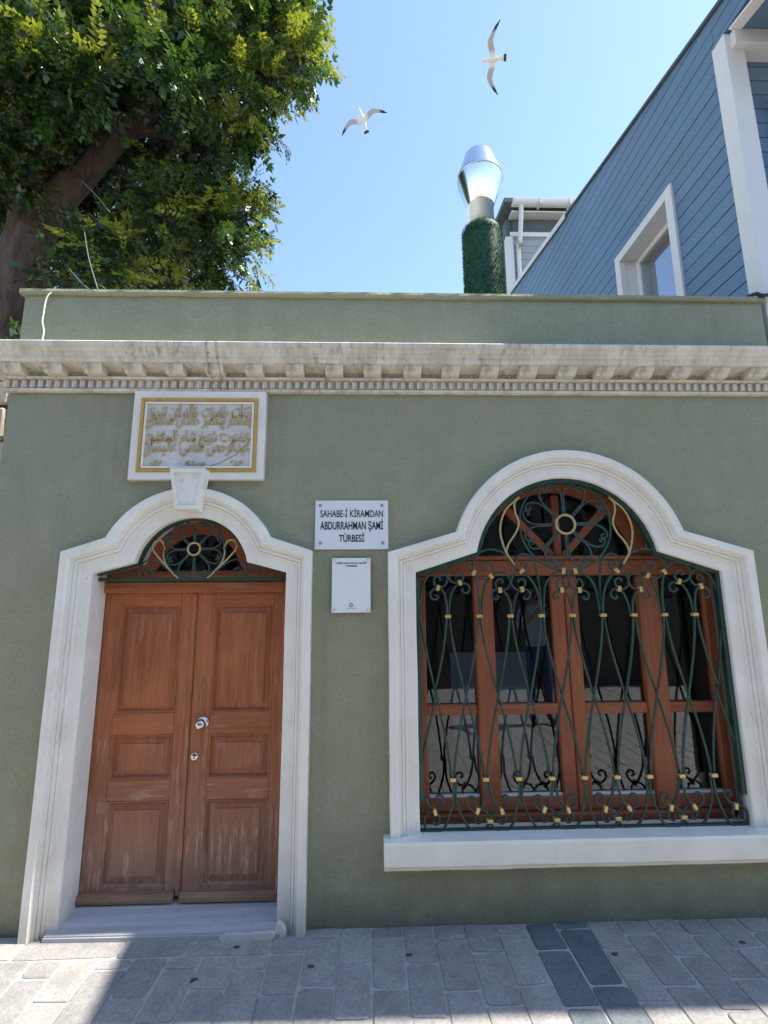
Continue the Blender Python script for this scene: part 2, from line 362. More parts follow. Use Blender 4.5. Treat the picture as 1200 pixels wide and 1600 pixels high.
ncol0 = int(math.floor((PX0 - P0) / PW)); ncol1 = int((PX1 - P0) / PW)
for ci in range(ncol0, ncol1):
    x0 = P0 + ci * PW + jit(.004); x1 = P0 + (ci + 1) * PW + jit(.004)
    near = -2.35 < x0 and x1 < 2.45
    ystart = -.165 if x1 < -.24 else 0.0
    ys = [ystart]
    if ci == 0: ys += [-.185, -.50, -.79]
    elif ci == 1: ys += [-.05, -.395, -.70]
    else:
        first = (.09 if ci % 2 else .22) + random.uniform(-.03, .03)
        ys += [ystart - first]
    while ys[-1] > PY0: ys.append(ys[-1] - PL + jit(.02))
    for a, b in zip(ys[:-1], ys[1:]):
        if near and a > -1.02:
            paver(x0, x1, b, a, 'bluepaver' if ci in (0, 1) and a > -.6 else 'paver')
        else:
            v, f = paver_vf(x1 - x0 - .012, a - b - .013, random.randint(0, 9999)); o = len(SV); dz = jit(.0014)
            SV += [(p[0] + (x0 + x1) / 2, p[1] + (a + b) / 2, p[2] + dz) for p in v]; SF += [tuple(i + o for i in q) for q in f]
x = -6.4
while x < -.32:
    l = random.choice((.30, .38, .46)); x2 = min(x + l, -.24)
    if x2 - x > .1:
        if x > -2.35: paver(x, x2, -.163, 0.0)
        else:
            v, f = paver_vf(x2 - x - .012, .15, random.randint(0, 9999)); o = len(SV)
            SV += [(p[0] + (x + x2) / 2, p[1] - .082, p[2]) for p in v]; SF += [tuple(i + o for i in q) for q in f]
    x = x2
fp = link('far_pavers', mesh('far_pavers', SV, SF), 'paver', street); fp['kind'] = 'stuff'
# small dark spots of chewing gum trodden into the paving
for gx, gy in ((370, 1482), (485, 1512), (640, 1494), (961, 1493), (1160, 1474), (303, 1533)):
    p = PZ(gx, gy); pts = [(math.cos(a) * (.014 + .004 * math.sin(3 * a + gx)), math.sin(a) * (.011 + .003 * math.cos(2 * a))) for a in np.linspace(0, 6.283, 12)[:-1]]
    link('gum_spot', prism_me(pts, 'Z', 0, .0068), 'gum', street, (p[0], p[1], 0))

# ================================================================== TOMB BUILDING
XL, XR = -2.058, 2.443
tomb = thing('tomb_building', 'low sage green tomb building with white trim, wooden double door and grilled arched window', 'building', (0.2, 1.5, 0))
def arch_path(xl, xr, zb, zc, sl, sr, peak, n=26):
    """left foot, left corner, left shoulder, arc, right shoulder, right corner, right foot"""
    c = ((sl[0] + sr[0]) / 2, 0); zsh = (sl[1] + sr[1]) / 2; half = (sr[0] - sl[0]) / 2; sag = peak - zsh
    R = (half * half + sag * sag) / (2 * sag); zc0 = peak - R; a0 = math.atan2(zsh - zc0, -half); a1 = math.atan2(zsh - zc0, half)
    if a0 < 0: a0 += 2 * math.pi
    arc = [(c[0] + R * math.cos(a0 + (a1 - a0) * i / n), zc0 + R * math.sin(a0 + (a1 - a0) * i / n)) for i in range(n + 1)]
    def seg(p, q, k): return [(p[0] + (q[0] - p[0]) * i / k, p[1] + (q[1] - p[1]) * i / k) for i in range(k)]
    return seg((xl, zb), (xl, zc), 8) + seg((xl, zc), sl, 3) + arc + seg(sr, (xr, zc), 3)[1:] + seg((xr, zc), (xr, zb), 8) + [(xr, zb)]
D_OUT = arch_path(-1.643, -.312, 0.0, 1.83, (-1.415, 1.905), (-.540, 1.905), 2.178)
D_IN = arch_path(-1.486, -.453, 0.0, 1.716, (-1.272, 1.772), (-.667, 1.772), 2.022)
W_OUT = arch_path(.098, 2.122, .395, 1.82, (.477, 1.932), (1.743, 1.932), 2.397)
W_IN = arch_path(.249, 1.956, .395, 1.711, (.592, 1.822), (1.613, 1.822), 2.244)
PROF = [(0, 0), (0.0, -.052), (.03, -.058), (.27, -.058), (.30, -.052), (.312, -.041), (.40, -.040), (.408, -.030), (.44, -.034), (.52, -.033), (.528, -.022), (.56, -.026), (.61, -.025), (.618, -.017), (.97, -.017), (1.0, -.011)]
def surround(name, out, inn, depth, parent):
    V = []; Fc = []; m = len(PROF) + 1
    for i, (o, n_) in enumerate(zip(out, inn)):
        wob = noise.noise(Vector((o[0] * 6, o[1] * 6, 3))) * .0025
        for t, y in PROF: V.append((o[0] + (n_[0] - o[0]) * t + wob, y + wob * .6, o[1] + (n_[1] - o[1]) * t + wob))
        V.append((n_[0], depth, n_[1]))
    for i in range(len(out) - 1):
        for k in range(m - 1): Fc.append((i * m + k, i * m + k + 1, (i + 1) * m + k + 1, (i + 1) * m + k))
    return link(name, mesh(name, V, Fc), 'plaster', parent)
dsur = surround('door_surround', D_OUT, D_IN, .14, tomb)
wsur = surround('window_surround', W_OUT, W_IN, .05, tomb)
# wall with the two openings cut under the surrounds
def lerp_path(a, b, t): return [(p[0] + (q[0] - p[0]) * t, p[1] + (q[1] - p[1]) * t) for p, q in zip(a, b)]
hd = lerp_path(D_OUT, D_IN, .4); hw = lerp_path(W_OUT, W_IN, .4)
hd = [(p[0], max(p[1], -.012) if i not in (0, len(hd) - 1) else -.012) for i, p in enumerate(hd)]
outer = [(XL, -.03), (XR, -.03), (XR, 2.99), (XL, 2.99)]
loops = [[Vector((x, z, 0)) for x, z in l] for l in (outer, hd, hw)]
flat = [p for l in loops for p in l]; tri = tessellate_polygon(loops)
v = [(p.x, 0, p.y) for p in flat]; f = [tuple(t) for t in tri]
def quad(a, b, c, d):
    n = len(v); v.extend([a, b, c, d]); f.append((n, n + 1, n + 2, n + 3))
DB = 3.9
quad((XL, 0, -.03), (XL, DB, -.03), (XL, DB, 2.99), (XL, 0, 2.99)); quad((XR, 0, -.03), (XR, DB, -.03), (XR, DB, 2.99), (XR, 0, 2.99)); quad((XL, DB, -.03), (XR, DB, -.03), (XR, DB, 2.99), (XL, DB, 2.99))
link('wall', mesh('wall', v, f), 'stucco', tomb)
# inside lining, ceiling and floor of the dim room
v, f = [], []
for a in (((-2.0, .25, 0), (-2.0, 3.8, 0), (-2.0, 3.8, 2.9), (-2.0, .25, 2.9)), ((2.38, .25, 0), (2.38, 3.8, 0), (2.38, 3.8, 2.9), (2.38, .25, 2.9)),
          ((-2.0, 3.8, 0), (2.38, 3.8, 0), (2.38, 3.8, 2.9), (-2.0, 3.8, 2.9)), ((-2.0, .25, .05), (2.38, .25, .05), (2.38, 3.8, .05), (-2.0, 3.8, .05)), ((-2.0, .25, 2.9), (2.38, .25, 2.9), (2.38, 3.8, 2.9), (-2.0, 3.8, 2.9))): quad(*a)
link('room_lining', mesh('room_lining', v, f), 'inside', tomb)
box('roof', XL + .02, XR - .02, .12, DB - .02, 3.0, 3.1, 'roofing', tomb)
# parapet and its cracked cap
def rough_bar(name, x0, x1, prof, mat, parent, amp=.003, step=.06, freq=9, mit=None):
    """sweep a (y,z) profile along x with small unevenness; mit: mitre the left end round the corner for `mit` metres"""
    n = int((x1 - x0) / step); xs = [x0 + (x1 - x0) * i / n for i in range(n + 1)]; V = []; Fc = []; m = len(prof); rows = []
    if mit:
        rows.append([(x0 + y, mit, z) for y, z in prof])
        rows.append([(x0 + y, y, z) for y, z in prof])
        xs = xs[1:]
    for x in xs:
        row = []
        for k, (y, z) in enumerate(prof):
            w = noise.noise(Vector((x * freq, k * 1.7, z * 5))) * amp; row.append((x, y + w, z + w * .8))
        rows.append(row)
    for r in rows: V += r
    for i in range(len(rows) - 1):
        for k in range(m - 1): Fc.append((i * m + k, i * m + k + 1, (i + 1) * m + k + 1, (i + 1) * m + k))
    Fc.append(tuple(range(m))); Fc.append(tuple((len(rows) - 1) * m + k for k in range(m)))
    return link(name, mesh(name, V, Fc), mat, parent)
rough_bar('parapet', -2.052, XR, [(.2, 2.975), (.012, 2.975), (.012, 3.372), (.2, 3.372)], 'stucco', tomb, .0015)
rough_bar('parapet_cap', -2.075, XR + .01, [(.23, 3.372), (-.008, 3.372), (-.014, 3.384), (-.012, 3.400), (.0, 3.408), (.23, 3.405)], 'stucco', tomb, .006, .04, 14)
box('rear_parapet', XL, XR, DB - .2, DB - .003, 2.992, 3.36, 'stucco', tomb)
for xx in (XL + .003, XR - .183): box('side_parapet', xx, xx + .18, .232, DB - .203, 2.992, 3.36, 'stucco', tomb)
# cornice
CP = [(0.004, 2.748), (-.028, 2.750), (-.032, 2.762), (-.020, 2.766), (-.020, 2.812), (-.046, 2.815), (-.05, 2.827), (-.020, 2.832), (-.020, 2.862), (-.034, 2.866), (-.036, 2.8755), (-.126, 2.878), (-.132, 2.884), (-.135, 2.904), (-.146, 2.908), (-.148, 2.922), (-.156, 2.926), (-.166, 2.942), (-.178, 2.950), (-.181, 2.972), (-.172, 2.980), (.01, 2.990)]
cor = rough_bar('cornice', XL, XR, CP, 'cornice', tomb, .0028, .05, 7, mit=1.2)
bp = [(-.021, 2.8775), (-.118, 2.8775), (-.119, 2.864), (-.112, 2.854), (-.101, 2.846), (-.094, 2.838), (-.088, 2.829), (-.021, 2.829)]
bme = prism_me(bp, 'X', -.050, .050)
k = 0; x = -1.992
while x < XR:
    link('bracket', bme, 'cornice', cor, (x + jit(.004), 0, 0)); 
    if x + .2 < XR:
        link('soffit_panel', PV.setdefault('sp', box_me(-.045, .045, -.027, -.019, 2.838, 2.858, .003)), 'cornice', cor, (x + .1118, 0, 0))
    x += .2235
dme = box_me(-.0125, .0125, -.043, -.021, 2.7665, 2.809, .003)
x = XL + .005
while x < XR - .02:
    link('dentil', dme, 'cornice', cor, (x + jit(.002), jit(.002), jit(.0012))); x += .0468
# keystone
kv = [(-1.077, 2.272), (-.886, 2.272), (-.918, 2.046), (-1.038, 2.046)]
ks = link('keystone', prism_me(kv, 'Y', -.098, -.03), 'plaster', tomb)
kin = [(-1.057, 2.250), (-.907, 2.250), (-.932, 2.070), (-1.024, 2.070)]
def frame_me(o, i, y0, y1, yi):
    n = len(o); v = [(x, y0, z) for x, z in o] + [(x, y0, z) for x, z in i] + [(x, yi, z) for x, z in i] + [(x, y1, z) for x, z in o]; f = []
    for k in range(n):
        a, b = k, (k + 1) % n; f += [(a, b, n + b, n + a), (n + a, n + b, 2 * n + b, 2 * n + a), (a, b, 3 * n + b, 3 * n + a)]
    return mesh('frame', v, f)
link('keystone_rim', frame_me(kv, kin, -.108, -.097, -.0985), 'plaster', ks)
for cx_, cz_, rr in ((-1.012, 2.200, .016), (-.948, 2.225, .012), (-1.006, 2.155, .010)):
    tube('carved_scroll', catmull([(cx_ + rr * (1 - a / 9) * math.cos(a), -.0995, cz_ + rr * 1.2 * (1 - a / 9) * math.sin(a)) for a in np.linspace(0, 6.5, 14)], .004), .0028, 'plaster', ks, 5)
# sill
rough_bar('window_sill', .066, 2.158, [(.10, .30), (-.085, .285), (-.088, .300), (-.100, .304), (-.104, .312), (-.104, .402), (-.098, .414), (-.02, .411), (.10, .409)], 'plaster', tomb, .002, .05, 9)
# doorstep slab and plaster patches at its right end
stp = mesh('step', [(-1.53, -.052, -.01), (-.425, -.068, -.01), (-.425, .2, -.01), (-1.47, .2, -.01), (-1.53, -.054, .026), (-.425, -.070, .030), (-.456, .2, .063), (-1.482, .2, .063)],
           [(0, 1, 5, 4), (4, 5, 6, 7), (0, 4, 7, 3), (1, 2, 6, 5)])
bm = bmesh.new(); bm.from_mesh(stp); bmesh.ops.bevel(bm, geom=[e for e in bm.edges if all(v.co.y < 0 and v.co.z > 0 for v in e.verts)], offset=.006, segments=2, affect='EDGES'); bm.to_mesh(stp); bm.free()
link('doorstep', stp, 'step', tomb)
def blob(name, pts, y0, y1, mat, parent):
    c = catmull([(p[0], p[1], 0) for p in pts], .012, True); c = [(p[0] + jit(.003), p[1] + jit(.003)) for p in c]; return link(name, prism_me(c, 'Y', y0, y1), mat, parent)
blob('plaster_patch', [(-.455, .004), (-.415, .003), (-.398, .02), (-.405, .038), (-.425, .056), (-.440, .062), (-.452, .04)], -.064, -.03, 'plaster', tomb)
blob('plaster_patch', [(-.70, .004), (-.55, .001), (-.46, .002), (-.45, .03), (-.52, .034), (-.60, .030), (-.68, .028)], -.076, -.06, 'plaster', tomb)

# ------------------------------------------------------------------ door
door = part_empty('door', tomb)
for x0, x1 in ((-1.545, -1.502), (-.488, -.452)): box('jamb', x0, x1, .118, .2, .06, 1.672, 'wood', door, .003)
box('lintel', -1.502, -.488, .116, .2, 1.612, 1.672, 'woodx', door, .004)
def leaf(xa, xb, pa, pb, seed):
    box('leaf_back', xa, xb, .168, .198, .078, 1.612, 'wood', door)
    for a, b in ((xa, pa), (pb, xb)): box('stile', a + .0006, b, .148, .1675, .078, 1.611, 'wood', door, .002)
    zs = [.078, .125, .53, .635, .857, .97, 1.545, 1.611]
    for a, b in ((0, 1), (2, 3), (4, 5), (6, 7)): box('rail', pa + .0006, pb - .0006, .1487, .1675, zs[a], zs[b], 'woodx', door, .002)
    for a, b in ((1, 2), (3, 4), (5, 6)):
        z0, z1, x0, x1 = zs[a] + .001, zs[b] - .001, pa + .001, pb - .001
        # ovolo frame, sloped margin and raised field
        rings = [(0, .1485), (.005, .1500), (.011, .1600), (.013, .1675), (.016, .1672), (.043, .1590), (.0445, .1535), (.047, .1530)]
        v = []; f = []
        for d, y in rings: v += [(x0 + d, y, z0 + d), (x1 - d, y, z0 + d), (x1 - d, y, z1 - d), (x0 + d, y, z1 - d)]
        for i in range(len(rings) - 1):
            for k in range(4): f.append((i * 4 + k, i * 4 + (k + 1) % 4, i * 4 + 4 + (k + 1) % 4, i * 4 + 4 + k))
        n = len(v) - 4; f.append((n, n + 1, n + 2, n + 3)); link('panel', mesh('panel', v, f), 'wood', door)
leaf(-1.500, -.987, -1.391, -1.064, 1); leaf(-.975, -.490, -.873, -.541, 2)
box('meeting_bead', -.999, -.9755, .136, .1665, .082, 1.610, 'wood', door, .004)
for x0, x1 in ((-1.498, -1.004), (-.972, -.491)):
    link('weather_board', prism_me([(.1475, .062), (.118, .064), (.117, .082), (.130, .106), (.1475, .108)], 'X', x0, x1), 'kick', door)
kn = link('knob', lathe_me([(.001, -.062), (.016, -.060), (.026, -.048), (.029, -.036), (.025, -.024), (.013, -.016), (.011, -.006), (.030, -.005), (.034, 0), (.034, .004)], 28, 'Y'), 'chrome', door, (-.908, .146, .915))
lk = link('lock_escutcheon', lathe_me([(.001, -.006), (.016, -.006), (.021, -.003), (.022, 0), (.022, .003)], 24, 'Y'), 'chrome', door, (-.942, .146, .745))
link('keyhole', prism_me([(-.0035, -.010), (.0035, -.010), (.0022, .0), (.005, .005), (.003, .010), (-.003, .010), (-.005, .005), (-.0022, .0)], 'Y', -.0068, .001), 'ink', door, (-.942, .146, .745))
# transom light above the door: wood ground, glass and grille
tr_ = part_empty('door_transom', tomb)
def inset(path, d):
    out = []
    n = len(path)
    for i in range(n):
        a = np.array(path[max(i - 1, 0)]); b = np.array(path[min(i + 1, n - 1)]); t = (b - a) / max(np.linalg.norm(b - a), 1e-9)
        out.append((path[i][0] + t[1] * d, path[i][1] - t[0] * d))
    return out
def upper(path, z): 
    p = [q for q in path if q[1] > z + .004]; return [(p[0][0], z)] + p + [(p[-1][0], z)]
def band(name, path, d0, d1, y0, y1, mat, parent):
    a = inset(path, d0); b = inset(path, d1); n = len(a)
    v = [(x, y0, z) for x, z in a] + [(x, y0, z) for x, z in b] + [(x, y1, z) for x, z in a] + [(x, y1, z) for x, z in b]; f = []
    for i in range(n - 1):
        f += [(i, i + 1, n + i + 1, n + i), (i, i + 1, 2 * n + i + 1, 2 * n + i), (n + i, n + i + 1, 3 * n + i + 1, 3 * n + i), (2 * n + i, 2 * n + i + 1, 3 * n + i + 1, 3 * n + i)]
    f += [(0, n, 3 * n, 2 * n), (n - 1, 2 * n - 1, 4 * n - 1, 3 * n - 1)]
    return link(name, mesh(name, v, f), mat, parent)
du = upper(D_IN, 1.674)
band('transom_frame', du, -.01, .075, .135, .175, 'wwood', tr_)
box('transom_rail', -1.47, -.47, .132, .176, 1.6735, 1.735, 'wwoodx', tr_, .003)
def poly_me(pts, y0, y1): return prism_me(pts, 'Y', y0, y1)
link('pane', poly_me([p for p in inset(du, .06)][1:-1], .155, .159), 'glass', tr_)
dg = part_empty('door_grille', tomb)
band('arch_bar', du[1:-1], -.006, .011, .030, .066, 'iron', dg)
box('base_bar', -1.500, -.462, .048, .088, 1.6755, 1.694, 'iron', dg, .002)

# ------------------------------------------------------------------ ironwork
def iron_bar(name, pts2, y, r, mat, parent, step=.010, sides=6):
    return tube(name, [(p[0], y, p[1]) for p in catmull(pts2, step)], r, mat, parent, sides)
def rosette(cx, cz, R, y, parent, rot=0.0, r=.0062):
    ring = [(cx + R * math.cos(a), y, cz + R * math.sin(a)) for a in np.linspace(0, 2 * math.pi, 65)[:-1]]
    tube('ring', ring, r, 'iron', parent, 6, True)
    hub = [(cx + R * .205 * math.cos(a), y - .008, cz + R * .205 * math.sin(a)) for a in np.linspace(0, 2 * math.pi, 33)[:-1]]
    tube('hub_ring', hub, r * 1.15, 'goldflat', parent, 6, True)
    tail = [(.21, .018), (.45, .018), (.60, .020), (.72, .045), (.83, .115), (.895, .205), (.885, .290), (.83, .330), (.775, .305), (.765, .255), (.80, .232), (.825, .255)]
    for k in range(8):
        a = k * math.pi / 4 + rot; ca, sa = math.cos(a), math.sin(a)
        for s in (1, -1):
            iron_bar('scroll', [(cx + R * (u * ca - s * t * sa), cz + R * (u * sa + s * t * ca)) for u, t in tail], y, r * .92, 'iron', parent, .008)
def C(ox, oy, s):
    return lambda x, y, Y: (lambda p: (p[0], p[2]))(PY(ox + x / s, oy + y / s, Y))
CD = C(140, 790, 1200 / 310)
GYD = .052
rosette(-.976, 1.851, .166, GYD, dg, .03, .0055)
DL = [('scroll', 'iron', [(560, 448), (480, 405), (400, 345), (340, 328), (290, 350), (268, 400), (285, 440), (325, 447), (352, 418), (345, 385), (318, 380), (306, 400), (322, 412)], .005),
      ('scroll', 'iron', [(300, 448), (262, 440), (240, 412), (208, 398), (182, 408), (190, 425), (203, 420)], .0045),
      ('gold_loop', 'goldflat', [(520, 440), (460, 385), (385, 305), (352, 255), (372, 214), (408, 212), (430, 245), (426, 300), (440, 350), (490, 415)], .0055)]
cxd = -.976
for nm, mt, pts, r in DL:
    w = [CD(x, y, GYD) for x, y in pts]; w = [(cxd + (x + .986) * .94, z) for x, z in w]
    iron_bar(nm, w, GYD, r, mt, dg); iron_bar(nm, [(2 * cxd - x, z) for x, z in w], GYD, r, mt, dg)

wg = part_empty('window_grille', tomb)
GY = .02; CX = 1.111; PITCH = .1715; ZT = 1.474; ZB = .651; R_ = .0066
XS = {i: CX + (i - 5) * PITCH for i in range(0, 11)}
wu = [p for p in W_IN]
band('frame_bar', wu[1:-1], .001, .024, .006, .04, 'iron', wg)
box('bottom_bar', .253, 1.952, .012, .036, .4125, .420, 'iron', wg, .002)
CA = C(640, 860, 1200 / 260); CB = C(640, 1060, 1200 / 280)
TOP = {'1L': [(272, 475), (266, 390), (250, 312), (228, 282), (204, 271), (168, 282), (147, 312), (158, 347), (188, 355), (206, 338), (195, 320), (182, 330)],
       '1R': [(281, 475), (290, 360), (318, 280), (362, 236), (412, 242), (436, 272), (424, 302), (396, 306), (376, 290), (388, 276)],
       '2L': [(508, 470), (502, 350), (484, 240), (460, 165), (425, 118), (380, 90), (330, 88), (290, 115), (272, 160), (280, 200), (312, 230), (358, 234), (386, 202), (380, 166), (350, 150), (325, 166), (332, 188), (348, 180)],
       '2R': [(521, 470), (528, 320), (550, 240), (586, 188), (640, 160), (690, 166), (722, 198), (728, 232), (714, 266), (682, 288), (650, 286), (622, 258), (626, 220), (652, 205), (674, 222), (662, 238)],
       '3L': [(733, 465), (724, 382), (692, 312), (652, 288), (610, 285), (585, 315), (600, 350), (632, 352), (642, 335), (626, 328)],
       '3R': [(745, 465), (752, 390), (776, 312), (808, 281), (850, 285), (873, 320), (852, 351), (826, 346), (830, 326)],
       '4L': [(953, 460), (930, 330), (892, 240), (842, 176), (806, 151), (768, 162), (740, 190), (730, 232), (746, 266), (780, 285), (808, 278), (831, 250), (826, 215), (800, 204), (780, 218), (788, 232)],
       '4R': [(966, 460), (970, 330), (985, 240), (1030, 180), (1090, 153), (1132, 166), (1159, 206), (1150, 255), (1097, 287), (1066, 256), (1068, 220), (1090, 204), (1110, 222), (1096, 233)],
       '4T': [(960, 450), (942, 300), (926, 180), (900, 85), (860, 36), (810, 25), (770, 54), (762, 100), (786, 145), (812, 150), (842, 130), (849, 100), (826, 78), (804, 90), (812, 110)],
       '5L': [(1174, 462), (1160, 382), (1130, 312), (1095, 290), (1055, 295), (1034, 320), (1045, 350), (1070, 355), (1081, 340), (1066, 334)],
       'E0': [(182, 1000), (150, 862), (106, 655), (80, 520), (76, 400), (85, 300), (110, 220), (150, 170), (200, 147), (242, 155), (270, 192), (268, 232), (240, 261), (204, 267), (178, 242), (175, 208), (195, 188), (217, 193), (224, 212), (211, 220)],
       'E2': [(770, 135), (722, 72), (682, 22), (630, 0), (560, -6), (500, 20), (464, 70), (455, 130), (475, 180), (520, 206), (572, 200), (602, 165), (606, 125), (575, 90), (536, 90), (518, 116), (536, 140), (552, 132)]}
for key, pts in TOP.items():
    off = {'L': -.004, 'R': .004, 'T': .008, '0': 0, '2': -.004}[key[1]]
    w = [CA(x, y, GY) for x, y in pts]
    iron_bar('scroll', w, GY + off, R_, 'iron', wg); iron_bar('scroll', [(2 * CX - x, z) for x, z in w], GY + off, R_, 'iron', wg)
BOT = {'1R': [(309, 690), (312, 800), (342, 905), (390, 990), (450, 1026), (510, 1005), (537, 955), (528, 912), (490, 880), (450, 890), (436, 930), (456, 970), (482, 960), (474, 940)],
       '2L': [(517, 675), (512, 750), (490, 840), (455, 885), (415, 880), (385, 842), (392, 800), (425, 790), (442, 815), (424, 830)],
       '2R': [(529, 675), (538, 745), (570, 832), (616, 886), (655, 860), (673, 815), (650, 785), (620, 795), (618, 820), (640, 828)],
       '3L': [(731, 668), (735, 780), (716, 880), (690, 970), (640, 1016), (580, 1010), (546, 975), (540, 950), (552, 910), (590, 885), (630, 895), (646, 940), (622, 970), (596, 960), (602, 936)]}
def place(key, pts, dx, off):
    w = [CB(x, y, GY) for x, y in pts]; w = [(x + dx, z) for x, z in w]
    iron_bar('scroll', w, GY + off, R_, 'iron', wg); iron_bar('scroll', [(2 * CX - x, z) for x, z in w], GY + off, R_, 'iron', wg)
for key, pts in BOT.items():
    for dx in (0, 2 * PITCH): place(key, pts, dx, -.004 if key[1] == 'L' else .004)
place('1L', [(297, 690), (293, 800), (270, 905), (230, 1000), (180, 1026), (130, 1020), (100, 980), (106, 920), (140, 890), (176, 896), (200, 930), (194, 970), (165, 974), (158, 952)], 0, -.004)
place('E', [(182, 90), (152, 240), (115, 390), (91, 530), (84, 620), (88, 730), (118, 830), (165, 886), (205, 862), (231, 820), (214, 786), (186, 790), (181, 816), (202, 830)], 0, .004)
def sbar(xt, xb, z0, z1, off):
    L = z0 - z1; pts = []
    for i in range(21):
        t = i / 20; a = (1 - t) ** 3; b = 3 * t * (1 - t) ** 2; c = 3 * t * t * (1 - t); d = t ** 3
        pts.append((a * xt + b * (xt + (xb - xt) * .10) + c * (xb - (xb - xt) * .10) + d * xb, z0 - L * (b * .33 + c * .67 + d)))
    tube('bar', [(x, GY + off, z) for x, z in pts], R_, 'iron', wg, 6)
for i in range(1, 10):
    if i < 9: sbar(XS[i] + .007, XS[i + 1] - .007, ZT, ZB, .005)
    if i > 1: sbar(XS[i] - .007, XS[i - 1] + .007, ZT, ZB, -.005)
mx_, mz_ = CA(184, 1000, GY)
for s in (1, -1):
    fx = (lambda x: x) if s == 1 else (lambda x: 2 * CX - x)
    for xa, za, xb, zb, o in ((XS[1] - .007, ZT, mx_, mz_, -.005), (mx_, mz_, XS[1] - .007, ZB, .005)):
        pts = []
        for i in range(13):
            t = i / 12; b = t * t if za == ZT else 1 - (1 - t) ** 2
            pts.append((fx(xa + (xb - xa) * (.45 * t + .55 * b)), GY + o, za + (zb - za) * t))
        tube('bar', pts, R_, 'iron', wg, 6)
cme = box_me(-.0155, .0155, -.0155, .0155, -.009, .009, .003)
def collar(x, z, ang=0.0): link('collar', cme, 'gold', wg, (x, GY, z), (0, ang, 0))
for i in range(1, 10): collar(XS[i], ZT); collar(XS[i], ZB)
for x, y, a in ((204, 270, .3), (362, 233, -.4), (461, 162, .5), (586, 187, -.5), (651, 287, 0), (807, 150, .9), (808, 281, -.2), (1107, 150, .2), (1096, 287, 0)):
    p = CA(x, y, GY); collar(p[0], p[1], a + 1.57); collar(2 * CX - p[0], p[1], 1.57 - a)
for x, y, a in ((170, 893, 1.4), (455, 885, -1.1), (538, 953, 0), (616, 886, 1.3)):
    p = CB(x, y, GY)
    for dx in ((0, 2 * PITCH) if x > 200 else (0,)): collar(p[0] + dx, p[1], a); collar(2 * CX - p[0] - dx, p[1], -a)
rosette(1.109, 1.980, .262, GY + .004, wg, .03, .0066)
C7 = C(740, 730, 4.0)
for pts in ([(282, 188), (240, 225), (200, 265), (172, 330), (164, 400), (178, 470), (205, 540), (252, 610)], [(280, 190), (254, 225), (258, 285), (280, 345), (262, 410), (222, 470), (204, 520), (210, 560)]):
    w = [C7(x, y, GY) for x, y in pts]; iron_bar('gold_leaf', w, GY - .006, .0058, 'goldflat', wg); iron_bar('gold_leaf', [(2 * CX - x, z) for x, z in w], GY - .006, .0058, 'goldflat', wg)

# ------------------------------------------------------------------ window joinery
win = part_empty('window', tomb)
WY0, WY1 = .160, .212
_a = [(x, .05, z) for x, z in W_IN]; _b = [(x, .23, z) for x, z in inset(W_IN, -.075)]; _n = len(_a)
link('reveal', mesh('reveal', _a + _b, [(i, i + 1, _n + i + 1, _n + i) for i in range(_n - 1)]), 'reveal', win)
band('arch_frame', upper(W_IN, 1.80), -.075, .045, WY0, WY1, 'wwood', win)
for x0, x1 in ((.175, .318), (.598, .709), (1.054, 1.128), (1.136, 1.21), (1.563, 1.687), (1.953, 2.035)):
    box('stile', x0, x1, WY0 + (0 if x1 - x0 < .1 else -.012), WY1, .437, 1.698, 'wwood', win, .006)
box('meeting_post', 1.1285, 1.1355, WY0 + .014, WY1, .437, 1.697, 'wwood', win)
for x0, x1 in ((.318, .598), (.709, 1.054), (1.21, 1.563), (1.687, 1.953)):
    box('rail', x0 + .0005, x1 - .0005, WY0 + .003, WY1 - .003, .930, .988, 'wwoodx', win, .004)
    box('bottom_rail', x0 + .0005, x1 - .0005, WY0 + .003, WY1 - .003, .442, .510, 'wwoodx', win, .004)
    box('bead', x0 + .004, x1 - .004, WY0 + .012, WY1 - .004, .5105, .522, 'trim', win)
    for z0, z1 in ((.512, .929), (.989, 1.697)):
        tilt = jit(.012)
        box_o = link('pane', box_me(-(x1 - x0) / 2, (x1 - x0) / 2, -.002, .002, -(z1 - z0) / 2, (z1 - z0) / 2), 'glass', win, ((x0 + x1) / 2, .192, (z0 + z1) / 2))
box('transom_rail', .18, 2.03, WY0 - .012, WY1, 1.699, 1.79, 'wwoodx', win, .005)
box('drip_rail', .185, 2.025, WY0 - .03, WY1 - .02, 1.791, 1.812, 'wwoodx', win, .004)
box('sill_board', .235, 1.97, .128, WY1 - .003, .378, .4365, 'wwoodx', win, .004)
box('muntin', 1.094, 1.136, WY0 + .005, WY1, 1.8125, 2.18, 'wwood', win, .004)
for s in (-1, 1):
    a = np.array((1.115 + s * .035, 1.8125)); b = np.array((1.115 + s * .36, 2.165)); n = np.array((-(b - a)[1], (b - a)[0])); n = n / np.linalg.norm(n) * .02
    link('muntin', prism_me([tuple(a - n), tuple(b - n), tuple(b + n), tuple(a + n)], 'Y', WY0 + .007, WY1 - .002), 'wwood', win)
link('pane', poly_me([p for p in inset(upper(W_IN, 1.812), .02)][1:-1], .190, .194), 'glass', win)

